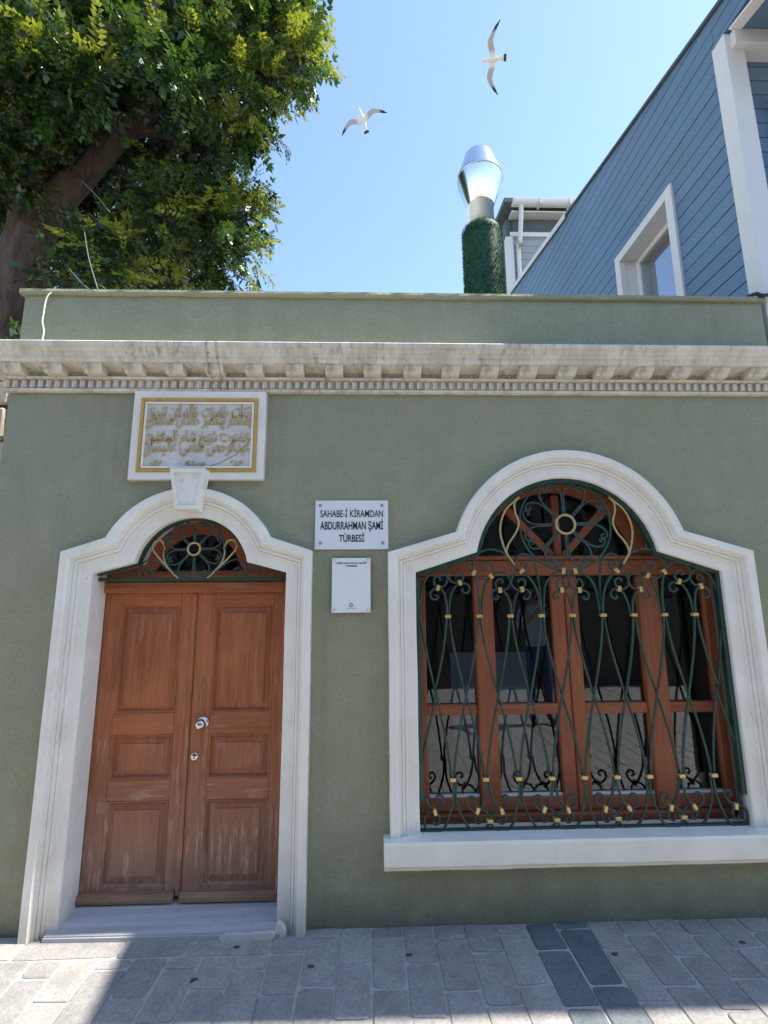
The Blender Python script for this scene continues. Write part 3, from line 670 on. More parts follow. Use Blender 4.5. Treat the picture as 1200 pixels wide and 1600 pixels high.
# ================================================================== LETTERING
tmpc = {}
def text_me(s, size=1.0, align='CENTER', extrude=0.0, bold=0.0):
    c = bpy.data.curves.new('lettering', 'FONT'); c.body = s; c.size = size; c.align_x = align; c.resolution_u = 4; c.extrude = extrude; c.offset = bold
    o = bpy.data.objects.new('lettering', c); COL.objects.link(o); bpy.context.view_layer.update()
    dg_ = bpy.context.evaluated_depsgraph_get(); me = bpy.data.meshes.new_from_object(o.evaluated_get(dg_))
    bpy.data.objects.remove(o); return me
def put_text(s, cx, cz, w, h, y, mat, parent, name='lettering', ext=.0012, bold=0.0):
    """text fitted into a w x h box centred at cx,cz, facing the street"""
    me = text_me(s, bold=bold); xs = [q.co.x for q in me.vertices]; ys = [q.co.y for q in me.vertices]
    x0, x1, y0, y1 = min(xs), max(xs), min(ys), max(ys)
    for q in me.vertices: q.co = Vector(((q.co.x - (x0 + x1) / 2) * w / (x1 - x0), 0, (q.co.y - (y0 + y1) / 2) * h / (y1 - y0)))
    bm = bmesh.new(); bm.from_mesh(me); r = bmesh.ops.extrude_face_region(bm, geom=list(bm.faces))
    for g in r['geom']:
        if isinstance(g, bmesh.types.BMVert): g.co.y -= ext
    bmesh.ops.recalc_face_normals(bm, faces=bm.faces); bm.to_mesh(me); bm.free(); me.materials.clear()
    return link(name, me, mat, parent, (cx, y, cz))
FORMS = {}
def reg(ch, start, n): FORMS[ch] = [start + i for i in range(n)]
for ch, st, n in (('ا', 0xFE8D, 2), ('ب', 0xFE8F, 4), ('ت', 0xFE95, 4), ('ج', 0xFE9D, 4), ('ح', 0xFEA1, 4), ('خ', 0xFEA5, 4), ('د', 0xFEA9, 2), ('ر', 0xFEAD, 2), ('ز', 0xFEAF, 2),
                  ('س', 0xFEB1, 4), ('ش', 0xFEB5, 4), ('ض', 0xFEBD, 4), ('ع', 0xFEC9, 4), ('غ', 0xFECD, 4), ('ف', 0xFED1, 4), ('ق', 0xFED5, 4), ('ك', 0xFED9, 4), ('ل', 0xFEDD, 4),
                  ('م', 0xFEE1, 4), ('ن', 0xFEE5, 4), ('ه', 0xFEE9, 4), ('و', 0xFEED, 2), ('ي', 0xFEF1, 4), ('ى', 0xFEEF, 2), ('پ', 0xFB56, 4)): reg(ch, st, n)
def arabic(s):
    out = []
    for wd in s.split(' '):
        r = []
        for i, ch in enumerate(wd):
            if ch not in FORMS: r.append(ch); continue
            fm = FORMS[ch]; prev = i > 0 and wd[i - 1] in FORMS and len(FORMS[wd[i - 1]]) == 4; nxt = i < len(wd) - 1 and len(fm) == 4 and wd[i + 1] in FORMS
            k = (3 if nxt else 1) if prev else (2 if nxt else 0); r.append(chr(fm[k]))
        out.append(''.join(reversed(r)))
    return ' '.join(reversed(out))

# name sign
ns = thing('name_sign', 'white enamel sign lettered in black, screwed to the wall beside the door', 'sign', (-.1, -.005, 1.838))
a = PY(493, 782, -.012); b = PY(606, 858, -.012); SX0, SX1, SZ0, SZ1 = a[0], b[0] + .003, b[2], a[2]
box('sign_plate', SX0, SX1, -.012, -.0005, SZ0, SZ1, 'sign', ns, .0015)
scx = (SX0 + SX1) / 2; sw = SX1 - SX0; sh = SZ1 - SZ0
def zrow(t): return SZ1 - sh * t
put_text('SAHABE-İ KİRAMDAN', scx, zrow(.250), sw * .86, sh * .195, -.0121, 'ink', ns, bold=.008)
put_text('ABDURRAHMAN ŞAMİ', scx, zrow(.515), sw * .86, sh * .265, -.0121, 'ink', ns, bold=.018)
put_text('TÜRBESİ', scx, zrow(.755), sw * .345, sh * .195, -.0121, 'ink', ns, bold=.018)
scr = lathe_me([(.0005, -.004), (.006, -.0035), (.009, -.001), (.0095, .001)], 16, 'Y')
for tx, tz in ((.065, .105), (.915, .105), (.075, .875), (.925, .875)): link('screw', scr, 'screw', ns, (SX0 + sw * tx, -.0125, SZ1 - sh * tz))
# plaque (code left blank)
ip = thing('information_plaque', 'small white acrylic plaque with a printed heading, below the name sign', 'plaque', (-.1, -.005, 1.50))
a = PY(519, 872, -.02); b = PY(579, 957, -.02); QX0, QX1, QZ0, QZ1 = a[0], b[0], b[2], a[2]; qw = QX1 - QX0; qh = QZ1 - QZ0; qc = (QX0 + QX1) / 2
box('plaque_plate', QX0, QX1, -.022, -.015, QZ0, QZ1, 'plaque', ip, .0015)
put_text('ABDURRAHMAN ŞAMİ', qc, QZ1 - qh * .095, qw * .78, qh * .045, -.0221, 'ink', ip, ext=.0006, bold=.03); put_text('TÜRBESİ', qc, QZ1 - qh * .145, qw * .32, qh * .038, -.0221, 'ink', ip, ext=.0006, bold=.03)
ez = QZ0 + qh * .135
for k in range(8):
    an = k * math.pi / 4; link('emblem', prism_me([(.0035 * math.cos(t) + .0085 * math.cos(an), .0035 * math.sin(t) + .0085 * math.sin(an)) for t in np.linspace(0, 6.283, 9)[:-1]], 'Y', -.0006, 0), 'screw', ip, (qc, -.0221, ez))
for dz, wf in ((-.017, .24),): box('emblem_rule', qc - qw * wf / 2, qc + qw * wf / 2, -.0227, -.0221, ez + dz - .0012, ez + dz + .0012, 'screw', ip)
for tx, tz in ((.07, .045), (.93, .045), (.07, .955), (.93, .955)):
    link('standoff_screw', PV.setdefault('so', lathe_me([(.0005, -.008), (.0055, -.0075), (.0065, -.004), (.0065, .022)], 16, 'Y')), 'chrome', ip, (QX0 + qw * tx, -.023, QZ1 - qh * tz))
# marble inscription
ins = thing('inscription_panel', 'marble panel of gilded Arabic calligraphy in a gold border above the door', 'inscription', (-.96, -.02, 2.228))
IX0, IX1, IZ0, IZ1 = -1.336, -.590, 2.226, 2.7475
def rect(d): return [(IX0 + d, IZ0 + d), (IX1 - d, IZ0 + d), (IX1 - d, IZ1 - d), (IX0 + d, IZ1 - d)]
link('slab', prism_me(rect(0), 'Y', -.030, -.001), 'panel', ins)
link('white_margin', frame_me(rect(.002), rect(.044), -.036, -.0295, -.0302), 'plaster', ins)
link('gilt_border', frame_me(rect(.045), rect(.062), -.042, -.0305, -.0310), 'gilt', ins)
link('gilt_border', frame_me(rect(.0625), rect(.066), -.036, -.0305, -.0310), 'gilt', ins)
link('inner_margin', frame_me(rect(.0665), rect(.078), -.0385, -.0305, -.0310), 'plaster', ins)
icx = (IX0 + IX1) / 2; L1, L2 = 2.588, 2.432
box('dividing_line', IX0 + .082, IX1 - .082, -.0318, -.0303, 2.5095, 2.5120, 'panel', ins)
for s, cx_, cz_, w_, h_ in (('جناب حضرت خالد ابن سرور', icx, L1 + .030, .58, .104), ('يماندار پيغمبر خاندان محمدى', icx - .004, L1 - .020, .585, .106),
                            ('حضرت شيخ شام المغفور', icx, L2 + .030, .58, .104), ('عبدالرحمن شامى عاليشان', icx - .006, L2 - .018, .59, .106),
                            ('سنه', icx - .01, 2.322, .115, .032), ('عزى', IX0 + .15, 2.324, .066, .036), ('حرره', IX1 - .15, 2.324, .074, .034)):
    put_text(arabic(s), cx_, cz_, w_, h_, -.0303, 'ink_gilt', ins, 'calligraphy', .005, .012)
for dx, dz in ((-.27, .046), (-.20, .05), (-.12, .044), (-.03, .05), (.06, .046), (.13, .05), (.21, .046), (.27, .05)):
    for L in (L1, L2): tube('calligraphy_mark', catmull([(icx + dx - .014, -.033, L + dz), (icx + dx, -.033, L + dz + .012), (icx + dx + .016, -.033, L + dz + .009)], .006), .003, 'ink_gilt', ins, 5)
cr = catmull([(IX1 - .080, 2.46), (-.70, 2.43), (-.735, 2.385), (-.80, 2.345), (-.88, 2.308), (-.93, 2.303)], .012)
tube('crack', [(p[0] + jit(.003), -.0302, p[1] + jit(.003)) for p in cr], .0016, 'ink', ins, 4)

# ================================================================== CABLES
w = [PY(x, y, -.018) for x, y in ((92, 450), (84, 452), (76, 460), (71, 472), (68, 490), (66, 503), (68.5, 516), (66, 532))]; w[0][1] = .03; w[1][1] = .0
w = [w[0] + np.array((.25, .2, -.02)), w[0]] + w[1:] + [w[-1] + np.array((0, 0, -.06))]
tag(tube('hanging_cable', catmull(w, .02), .0048, 'cable'), 'thin cream cable hanging over the green parapet near the tree', 'cable')
w = [PY(x, y, -.02) for x, y in ((1182, 459), (1190, 462), (1200, 461))]
tag(tube('corner_cable', catmull([w[0] + np.array((-.02, .05, .01))] + w + [w[-1] + np.array((.3, .05, .05))], .02), .012, 'blackcable'), 'short black cable crossing from the parapet end to the blue house', 'cable')

# ================================================================== BLUE HOUSE
HX = 2.5
bh = thing('blue_house', 'tall house of blue painted boards with white corner post adjoining the tomb', 'house', (4.6, 2.5, 0))
def zr(y): return 5.737 + .232 * y
body = mesh('body', [(p[0], p[1], p[2]) for X in (HX + .215, 7.2) for p in ((X, .125, -.02), (X, 5.2, -.02), (X, 5.2, zr(5.2) - .05), (X, .125, zr(.125) - .05))], [(0, 1, 2, 3), (4, 5, 6, 7), (0, 1, 5, 4), (1, 2, 6, 5), (2, 3, 7, 6), (3, 0, 4, 7)])
link('body', body, 'groove', bh)
def clip(poly, fn):
    out = []
    for i in range(len(poly)):
        a, b = poly[i], poly[(i + 1) % len(poly)]; fa, fb = fn(a), fn(b)
        if fa >= 0: out.append(a)
        if fa * fb < 0: t = fa / (fa - fb); out.append((a[0] + (b[0] - a[0]) * t, a[1] + (b[1] - a[1]) * t))
    return out
side = part_empty('side_wall', bh)
BP = .1183; z = 3.6265 - BP * 6
WZ1, WYA, WYB = 4.935, .725, 1.65
while z < 7.0:
    for ya, yb in ([(.13, WYA - .002), (WYB + .002, 5.2)] if z + BP < WZ1 + .06 else [(.13, 5.2)]):
        pl = clip([(ya, z + .005), (yb, z + .005), (yb, z + BP - .004), (ya, z + BP - .004)], lambda p: zr(p[0]) - .03 - p[1])
        if z < WZ1 < z + BP + .0 and ya == .13 and yb == 5.2: pl = pl
        if len(pl) >= 3 and max(p[1] for p in pl) - min(p[1] for p in pl) > .004: 
            dx = jit(.0015); link('board', prism_me(pl, 'X', HX + dx, HX + .034), 'board', side)
    z += BP
# eave overhang in front of the post
EY = -.735
for k in range(3):
    z0 = 5.4010 + k * BP
    pl = clip(clip([(EY, z0 - .2), (.128, z0 - .2), (.128, z0 + BP - .004), (EY, z0 + BP - .004)], lambda p: zr(p[0]) - .03 - p[1]), lambda p: p[1] - max(5.455 + .232 * p[0], z0 + .003))
    pl = [p for p in pl]
    if len(pl) >= 3: link('board', prism_me(pl, 'X', HX + jit(.001), HX + .034), 'board', side)
roofm = mesh('roof', [(X, y, zr(y) + dz) for X in (HX - .022, 7.3) for y, dz in ((EY - .04, -.026), (5.3, -.026), (5.3, .002), (EY - .04, .002))], [(0, 1, 2, 3), (4, 5, 6, 7), (0, 1, 5, 4), (1, 2, 6, 5), (2, 3, 7, 6), (3, 0, 4, 7)])
rf = link('roof', roofm, 'gdark', bh)
link('verge_trim', mesh('verge_trim', [(X, y, zr(y) + dz) for X in (HX - .034, HX - .0225) for y, dz in ((2.65, -.06), (5.3, -.06), (5.3, .012), (2.65, .012))], [(0, 1, 2, 3), (4, 5, 6, 7), (0, 1, 5, 4), (1, 2, 6, 5), (2, 3, 7, 6), (3, 0, 4, 7)]), 'trim', rf)
link('soffit', mesh('soffit', [(X, y, 5.447 + .232 * y + dz) for X in (HX + .036, 7.2) for y, dz in ((EY, 0), (.10, 0), (.10, .02), (EY, .02))], [(0, 1, 2, 3), (4, 5, 6, 7), (0, 1, 5, 4), (1, 2, 6, 5), (2, 3, 7, 6), (3, 0, 4, 7)]), 'soffit', bh)
link('soffit_trim', mesh('soffit_trim', [(X, y, 5.438 + .232 * y + dz) for X in (HX - .006, HX + .075) for y, dz in ((EY, 0), (-.02, 0), (-.02, .016), (EY, .016))], [(0, 1, 2, 3), (4, 5, 6, 7), (0, 1, 5, 4), (1, 2, 6, 5), (2, 3, 7, 6), (3, 0, 4, 7)]), 'trim', bh)
box('fascia', HX - .02, 7.3, EY - .035, EY - .003, zr(EY) - .30, zr(EY) - .04, 'trim', bh)
box('corner_post', HX - .022, HX + .115, .012, .132, -.02, 5.45, 'trim', bh, .004)
box('lintel_beam', HX + .02, HX + .95, -.03, .115, 5.32, 5.44, 'trim', bh, .004)
box('front_panel', HX + .136, 7.2, .11, .1245, -.02, 5.40, 'soffit', bh)
fw_ = part_empty('front_wall', bh); z = 3.03 - 25 * BP
while z < 5.28: box('board', HX + .137, 7.2, .092, .1095, z + .004, z + BP - .004, 'board', fw_); z += BP
tube('downpipe', catmull([(2.98, -.60, 5.30), (2.96, -.55, 5.22), (2.86, -.10, 5.02), (2.83, .03, 4.9), (2.83, .035, 4.2), (2.83, .035, 0.0)], .06), .045, 'board', bh, 12)
bw = part_empty('side_window', bh)
WT = .10
for ya, yb, za, zb in ((WYA, WYA + .085, 3.2, WZ1), (WYB - .085, WYB, 3.2, WZ1)): box('casing', HX - .022, HX + .04, ya, yb, za, zb, 'trim', bw, .003)
box('casing', HX - .021, HX + .04, WYA + .0855, WYB - .0855, WZ1 - .085, WZ1 - .001, 'trim', bw, .003)
for ya, yb in ((WYA + .07, WYA + .083), (WYB - .083, WYB - .07)): box('reveal', HX + .041, HX + .2, ya, yb, 3.2, WZ1 - .07, 'trim', bw)
box('reveal', HX + .041, HX + .2, WYA + .084, WYB - .084, WZ1 - .083, WZ1 - .07, 'trim', bw)
for ya, yb in ((WYA + .084, WYA + .14), (WYB - .14, WYB - .084)): box('sash', HX + .14, HX + .19, ya, yb, 3.2, WZ1 - .084, 'trim', bw, .003)
box('sash', HX + .14, HX + .19, WYA + .1405, WYB - .1405, WZ1 - .14, WZ1 - .0845, 'trim', bw, .003)
box('pane', HX + .16, HX + .166, WYA + .138, WYB - .138, 3.2, WZ1 - .138, 'skyglass', bw)
# the body behind the window is recessed: dark room box
# ================================================================== GREY REAR HOUSE
rh = thing('rear_house', 'grey boarded house with white gutter and downpipe rising behind the blue house', 'house', (4.0, 8.0, 0))
RY = 6.0
box('body', 2.80, 6.5, RY + .03, 10.0, -.02, 9.25, 'gdark', rh)
zz = 6.2
while zz < 8.80: box('board', 2.92, 6.5, RY + .001, RY + .029, zz + .004, zz + .146, 'gboard', rh); zz += .15
box('frieze_board', 2.92, 6.5, RY + .001, RY + .029, 8.91, 9.2, 'gdark', rh)
box('corner_board', 2.775, 2.915, RY - .02, RY + .12, -.02, 8.80, 'trim', rh, .004)
box('trim_band', 2.86, 6.5, RY - .03, RY + .0005, 8.80, 8.90, 'trim', rh, .004)
link('roof', mesh('roof', [(X, y, z_) for X in (2.70, 6.7) for y, z_ in ((RY - .28, 9.36), (10.2, 10.0), (10.2, 10.12), (RY - .28, 9.46))], [(0, 1, 2, 3), (4, 5, 6, 7), (0, 1, 5, 4), (1, 2, 6, 5), (2, 3, 7, 6), (3, 0, 4, 7)]), 'gdark', rh)
gp = [(RY - .28 + .085 * math.cos(t), 9.36 + .085 * math.sin(t)) for t in np.linspace(math.pi, 2 * math.pi, 9)]
link('gutter', prism_me([(RY - .365, 9.40)] + gp + [(RY - .195, 9.40)], 'X', 2.86, 6.6), 'trim', rh)
box('soffit', 2.86, 6.6, RY - .19, RY + .03, 9.22, 9.25, 'trim', rh)
for xg in (3.38, 3.98): box('gutter_joint', xg, xg + .03, RY - .375, RY - .19, 9.265, 9.403, 'trim', rh)
tube('downpipe', catmull([(3.03, RY - .28, 9.30), (3.03, RY - .27, 9.15), (3.02, RY - .1, 8.55), (3.0, RY - .06, 8.35), (3.0, RY - .06, 5.0)], .1), .045, 'trim', rh, 10)

# ================================================================== FLUE
fl = thing('exhaust_flue', 'round metal exhaust flue with double cone cowl, its lower stack wrapped in artificial grass', 'flue', (1.31, 2.3, 3.1))
fx_, fy_ = 1.312, 2.3
link('sleeve', lathe_me([(.205, 3.1), (.215, 4.0), (.218, 5.0), (.224, 5.60), (.216, 5.74), (.205, 5.79), (.15, 5.80)], 28), 'turf', fl, (fx_, fy_, 0))
gv, gf = [], []
for i in range(15000):
    a = rng.uniform(0, 2 * math.pi); zz = rng.uniform(4.6, 5.83); rr = .218
    if zz > 5.79: rr = rng.uniform(.14, .21); zz = 5.79
    n = np.array((math.cos(a), math.sin(a), .0)); p = np.array((fx_, fy_, zz)) + n * rr; d = n + rng.normal(0, .55, 3) + np.array((0, 0, .15)); d /= np.linalg.norm(d)
    s = np.cross(d, rng.normal(0, 1, 3)); s /= np.linalg.norm(s); L = rng.uniform(.016, .034); k = len(gv)
    gv += [p - s * .003, p + s * .003, p + d * L]; gf.append((k, k + 1, k + 2))
gme = bpy.data.meshes.new('grass'); gme.from_pydata([tuple(q) for q in gv], [], gf); go = link('artificial_grass', gme, 'turf', fl); go['kind'] = 'stuff'
link('pipe', lathe_me([(.150, 5.75), (.150, 6.10), (.152, 6.10), (.152, 6.12)], 40), 'steelmatt', fl, (fx_, fy_, 0))
link('lower_cone', lathe_me([(.155, 6.105), (.158, 6.11), (.268, 6.46), (.270, 6.475), (.262, 6.478)], 48), 'steel', fl, (fx_, fy_, 0))
link('seam', lathe_me([(.266, 6.468), (.276, 6.472), (.276, 6.486), (.266, 6.49)], 48), 'steel', fl, (fx_, fy_, 0))
link('upper_cone', lathe_me([(.268, 6.482), (.262, 6.50), (.165, 6.80), (.155, 6.815), (.15, 6.80)], 48), 'steel', fl, (fx_, fy_, 0))

# ================================================================== STONE WALL ON THE LEFT, ACROSS THE STREET
sw_ = thing('rubble_wall', 'old rubble stone wall standing beside the tomb under the tree', 'wall', (-4.2, .75, 0))
box('core', -6.2, -2.20, .60, .95, -.02, 2.95, 'darkstone', sw_)
zz = .0
while zz < 2.95:
    h = random.uniform(.16, .26); x = -6.2
    while x < -2.25:
        l = random.uniform(.2, .42); me = box_me(x + .01, min(x + l, -2.2) - .01, .565 + jit(.012), .605, zz + .01, zz + h - .008, .02)
        for q in me.vertices: q.co += Vector((jit(.008), jit(.008), jit(.008)))
        link('stone', me, 'rubble', sw_); x += l
    zz += h
ow = thing('street_wall', 'high dark stone boundary wall facing the tomb across the street', 'wall', (0, -6.3, 0))
box('core', -10, 10, -6.6, -6.1, -.02, 4.8, 'darkstone', ow)
box('coping', -10, 10, -6.65, -6.05, 4.803, 4.95, 'darkstone', ow, .02)
for xb in (-6, -2.5, 1.2, 5.0): box('buttress', xb, xb + .5, -6.098, -5.9, -.02, 4.4, 'darkstone', ow, .02)
# something pale standing inside, seen dimly through the glass
dbd = thing('display_board', 'pale blue grey printed board leaning behind the window glass', 'board', (.80, .55, .05))
dm = box_me(.52, 1.02, -.006, .006, 0, 1.18, .002)
link('sheet', dm, 'cloth', dbd, (0, .46, .05), (-.12, 0, 0))

# ================================================================== TREE
tree = thing('leafy_tree', 'large leafy tree with forked trunk leaning over the tomb roof', 'tree', (-5.0, 3.0, 0))
def limb(pts, rs, name='trunk', sides=12):
    c = catmull([np.array(p) for p in pts], .12); n = len(c); r = np.interp(np.linspace(0, 1, n), np.linspace(0, 1, len(rs)), rs)
    v, f = tube_vf([tuple(p) for p in c], list(r), sides)
    v = [q + Vector((noise.noise(q * 3.1), noise.noise(q * 3.1 + Vector((9, 0, 0))), 0)) * .035 for q in v]
    return link(name, mesh(name, v, f, True), 'bark', tree)
limb([(-5.15, 3, -.05), (-5.0, 3, 1.5), (-4.78, 3, 3.6), (-4.50, 3, 5.4), (-4.38, 3, 6.2), (-4.30, 3, 6.75)], [.46, .37, .33, .31, .31, .24])
limb([(-4.42, 3, 6.1), (-4.10, 3.0, 6.75), (-3.75, 3.05, 7.3), (-3.3, 3.1, 8.0), (-2.7, 3.1, 8.7), (-2.0, 3.0, 9.2)], [.27, .20, .15, .12, .08, .03], 'limb')
limb([(-4.36, 3, 6.3), (-4.45, 3.1, 7.4), (-4.7, 3.2, 8.8), (-4.6, 3.2, 10.6)], [.27, .22, .18, .08], 'limb')
limb([(-4.5, 3, 5.6), (-4.0, 3.6, 6.0), (-3.0, 4.0, 6.2), (-2.1, 3.6, 6.2)], [.08, .06, .04, .02], 'limb', 8)
limb([(-3.3, 2.95, 7.95), (-2.6, 3.3, 7.9), (-1.9, 3.2, 7.6)], [.09, .06, .02], 'limb', 8)
lobes = []
def lobe(x, y, r, Y=3.0, ky=.8, dens=1.0): p = PY(x, y, Y); lobes.append((p, r, ky, dens))
for a in ((395, 75, .72), (330, 30, .95), (440, 105, .42, 2.8), (452, 40, .38, 3.0), (220, 60, 1.1), (110, 60, 1.2), (20, 90, 1.2), (255, 165, .85, 3.2), (370, 165, .50, 2.9), (180, 190, .7, 2.6),
          (345, 255, .42, 3.2), (350, 330, .42, 3.3), (345, 395, .46, 3.3), (285, 380, .60, 3.3), (210, 400, .50, 3.1), (285, 310, .6, 3.8), (240, 270, .62, 4.0), (150, 420, .42, 2.8),
          (70, 432, .30, 2.5), (30, 330, .3, 2.6), (60, 180, .7, 2.5), (20, 240, .4, 2.5), (10, 420, .28, 2.4), (100, 300, .9, 4.8), (180, 330, .9, 4.8), (30, 400, .9, 5.0), (130, 410, .8, 4.8), (0, 250, 1.0, 4.6), (260, 420, .55, 4.4), (230, 90, 1.2, 4.6), (330, 120, .8, 4.2), (100, 180, 1.2, 4.8),
          (300, -80, 1.1), (120, -100, 1.5), (420, -50, .7), (-60, 0, 1.5), (-80, 200, 1.3), (-90, 380, 1.0, 3.6)): lobe(*a)
for a in ((250, 110, .5, 2.2), (190, 130, .5, 2.3), (300, 90, .45, 2.4), (130, 130, .5, 2.2), (60, 110, .6, 2.2), (215, 215, .22, 2.6), (40, 260, .25, 2.5), (90, 390, .22, 2.6), (120, 350, .6, 5.2), (190, 270, .8, 5.4), (250, 350, .7, 5.2), (300, 250, .5, 4.6), (60, 20, .9, 4.6), (180, 20, .9, 4.6)): lobe(*a)
def leafq(p, d, up_, L, w):
    sd_ = np.cross(d, up_); sd_ /= max(np.linalg.norm(sd_), 1e-6); n = np.cross(sd_, d)
    return [p, p + d * L * .42 + sd_ * w - n * w * .35, p + d * L, p + d * L * .42 - sd_ * w - n * w * .35]
def spray_t():
    L = rng.uniform(.24, .38); n = int(rng.integers(5, 8)); q = np.zeros(3); dd = np.array((1.0, 0, .1)); out = []; upv = np.array((0, 0, 1.0)) + rng.normal(0, .15, 3)
    for i in range(n):
        dd = dd + np.array((0, 0, -.10)); dd /= np.linalg.norm(dd); q = q + dd * L / n; sv = np.cross(dd, upv); sv /= np.linalg.norm(sv)
        for sg in (1, -1):
            ld = sv * sg * .9 + dd * .55 + np.array((0, 0, -.22)) + rng.normal(0, .16, 3); ld /= np.linalg.norm(ld)
            out += leafq(q, ld, upv + rng.normal(0, .25, 3), rng.uniform(.075, .115) * (1 - .35 * i / n), rng.uniform(.016, .023))
    out += leafq(q, dd, upv, .09, .02); return np.array(out)
def clump_t():
    out = []
    for k in range(11):
        d = np.array((.5, 0, -.5)) + rng.normal(0, .8, 3); d /= np.linalg.norm(d)
        out += leafq(rng.normal(0, .10, 3), d, rng.normal(0, 1, 3), rng.uniform(.10, .16), rng.uniform(.03, .046))
    return np.array(out)
SPR = [spray_t() for _ in range(30)]; CLU = [clump_t() for _ in range(14)]
LV, LM = [], []
def put(T, p, d, mi, sc):
    upv = np.array((0, 0, 1.0)) + rng.normal(0, .3, 3); sv = np.cross(upv, d); sv /= max(np.linalg.norm(sv), 1e-6); n = np.cross(d, sv)
    LV.append((T * sc) @ np.array((d, sv, n)) + p); LM.append(np.full(len(T) // 4, mi))
sunv = np.array(SUN)
TRK = np.array([(-5.0, 3, 4.2), (-4.75, 3, 4.8), (-4.55, 3, 5.4), (-4.42, 3, 5.9), (-4.38, 3, 6.3), (-4.2, 3, 6.6), (-4.0, 3, 6.95), (-3.75, 3, 7.3), (-3.5, 3, 7.65), (-3.3, 3, 8.0)]); TDR = np.array((.49, -.65, -.57))
TRKS = np.concatenate([TRK + TDR * t for t in np.linspace(-.2, 3.2, 12)])
def foliage(p, r, ky, dens, inner=.35):
    for j in range(int(74 * r * r * dens) + 10):
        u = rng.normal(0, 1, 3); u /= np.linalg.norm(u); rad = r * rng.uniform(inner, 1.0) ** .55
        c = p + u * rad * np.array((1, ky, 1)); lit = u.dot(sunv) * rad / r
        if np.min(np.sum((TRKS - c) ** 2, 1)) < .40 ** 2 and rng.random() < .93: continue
        new = rng.random() < (.48 if lit > .35 else .10)  # sunward side gets more bright leaves: sunlight painted in by leaf colour
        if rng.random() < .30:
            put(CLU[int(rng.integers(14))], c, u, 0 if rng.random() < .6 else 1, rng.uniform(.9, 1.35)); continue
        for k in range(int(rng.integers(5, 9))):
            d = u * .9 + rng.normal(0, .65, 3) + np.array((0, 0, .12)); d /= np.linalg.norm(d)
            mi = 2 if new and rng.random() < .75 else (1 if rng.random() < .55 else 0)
            put(SPR[int(rng.integers(30))], c + rng.normal(0, .05, 3), d, mi, rng.uniform(.85, 1.3))
def build_leaves(name, parent):
    v = np.concatenate(LV).astype(np.float32); mi = np.concatenate(LM).astype(np.int32); n = len(v) // 4
    me = bpy.data.meshes.new(name); me.vertices.add(4 * n); me.vertices.foreach_set('co', v.ravel()); me.loops.add(4 * n); me.loops.foreach_set('vertex_index', np.arange(4 * n, dtype=np.int32))
    me.polygons.add(n); me.polygons.foreach_set('loop_start', np.arange(0, 4 * n, 4, dtype=np.int32))
    for k in ('leaf_dark', 'leaf_mid', 'leaf_new_sunlit'): me.materials.append(MAT[k])
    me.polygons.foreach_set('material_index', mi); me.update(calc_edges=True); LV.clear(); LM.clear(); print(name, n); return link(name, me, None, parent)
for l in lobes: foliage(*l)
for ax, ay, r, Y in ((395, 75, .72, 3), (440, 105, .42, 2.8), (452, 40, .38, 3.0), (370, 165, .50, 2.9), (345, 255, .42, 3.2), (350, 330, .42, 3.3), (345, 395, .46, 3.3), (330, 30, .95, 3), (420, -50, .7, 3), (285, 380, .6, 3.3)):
    p = PY(ax, ay, Y)      # long twigs breaking the outline of the crown
    for j in range(13):
        u = rng.normal(0, 1, 3) + np.array((.9, -.2, .0)); u /= np.linalg.norm(u); c = p + u * r * .85; d = u + rng.normal(0, .25, 3); nw = rng.random() < .45
        for k in range(4):
            d = d + np.array((0, 0, -.12)); d /= np.linalg.norm(d); c = c + d * .085
            for q in range(2):
                dd = d + rng.normal(0, .4, 3); dd /= np.linalg.norm(dd); put(SPR[int(rng.integers(30))], c, dd, 2 if nw else 1, rng.uniform(.55, .9) * (1 - .1 * k))
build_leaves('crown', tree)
ivy = thing('ivy_bush', 'dark ivy bush growing over the rubble wall beside the tomb', 'bush', (-3.2, 1.3, 0))
tube('stem', catmull([(-3.2, 1.3, -.02), (-3.1, 1.35, 1.2), (-2.9, 1.4, 2.4)], .2), .05, 'bark', ivy, 8)
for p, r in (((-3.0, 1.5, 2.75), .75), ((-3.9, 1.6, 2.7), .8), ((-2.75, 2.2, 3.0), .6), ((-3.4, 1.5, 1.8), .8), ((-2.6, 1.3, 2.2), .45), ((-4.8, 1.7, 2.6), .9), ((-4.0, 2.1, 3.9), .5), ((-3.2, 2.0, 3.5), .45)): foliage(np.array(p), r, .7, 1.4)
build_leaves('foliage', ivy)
for pts in (((128, 283, 2.4), (150, 305, 2.2), (172, 332, 2.0)), ((131, 355, 2.3), (138, 400, 1.2), (154, 456, .25)), ((108, 420, 1.8), (126, 440, .9), (144, 456, .25))):
    tube('stay_wire', catmull([PY(*q) for q in pts], .1), .004, 'wire', tree, 5)

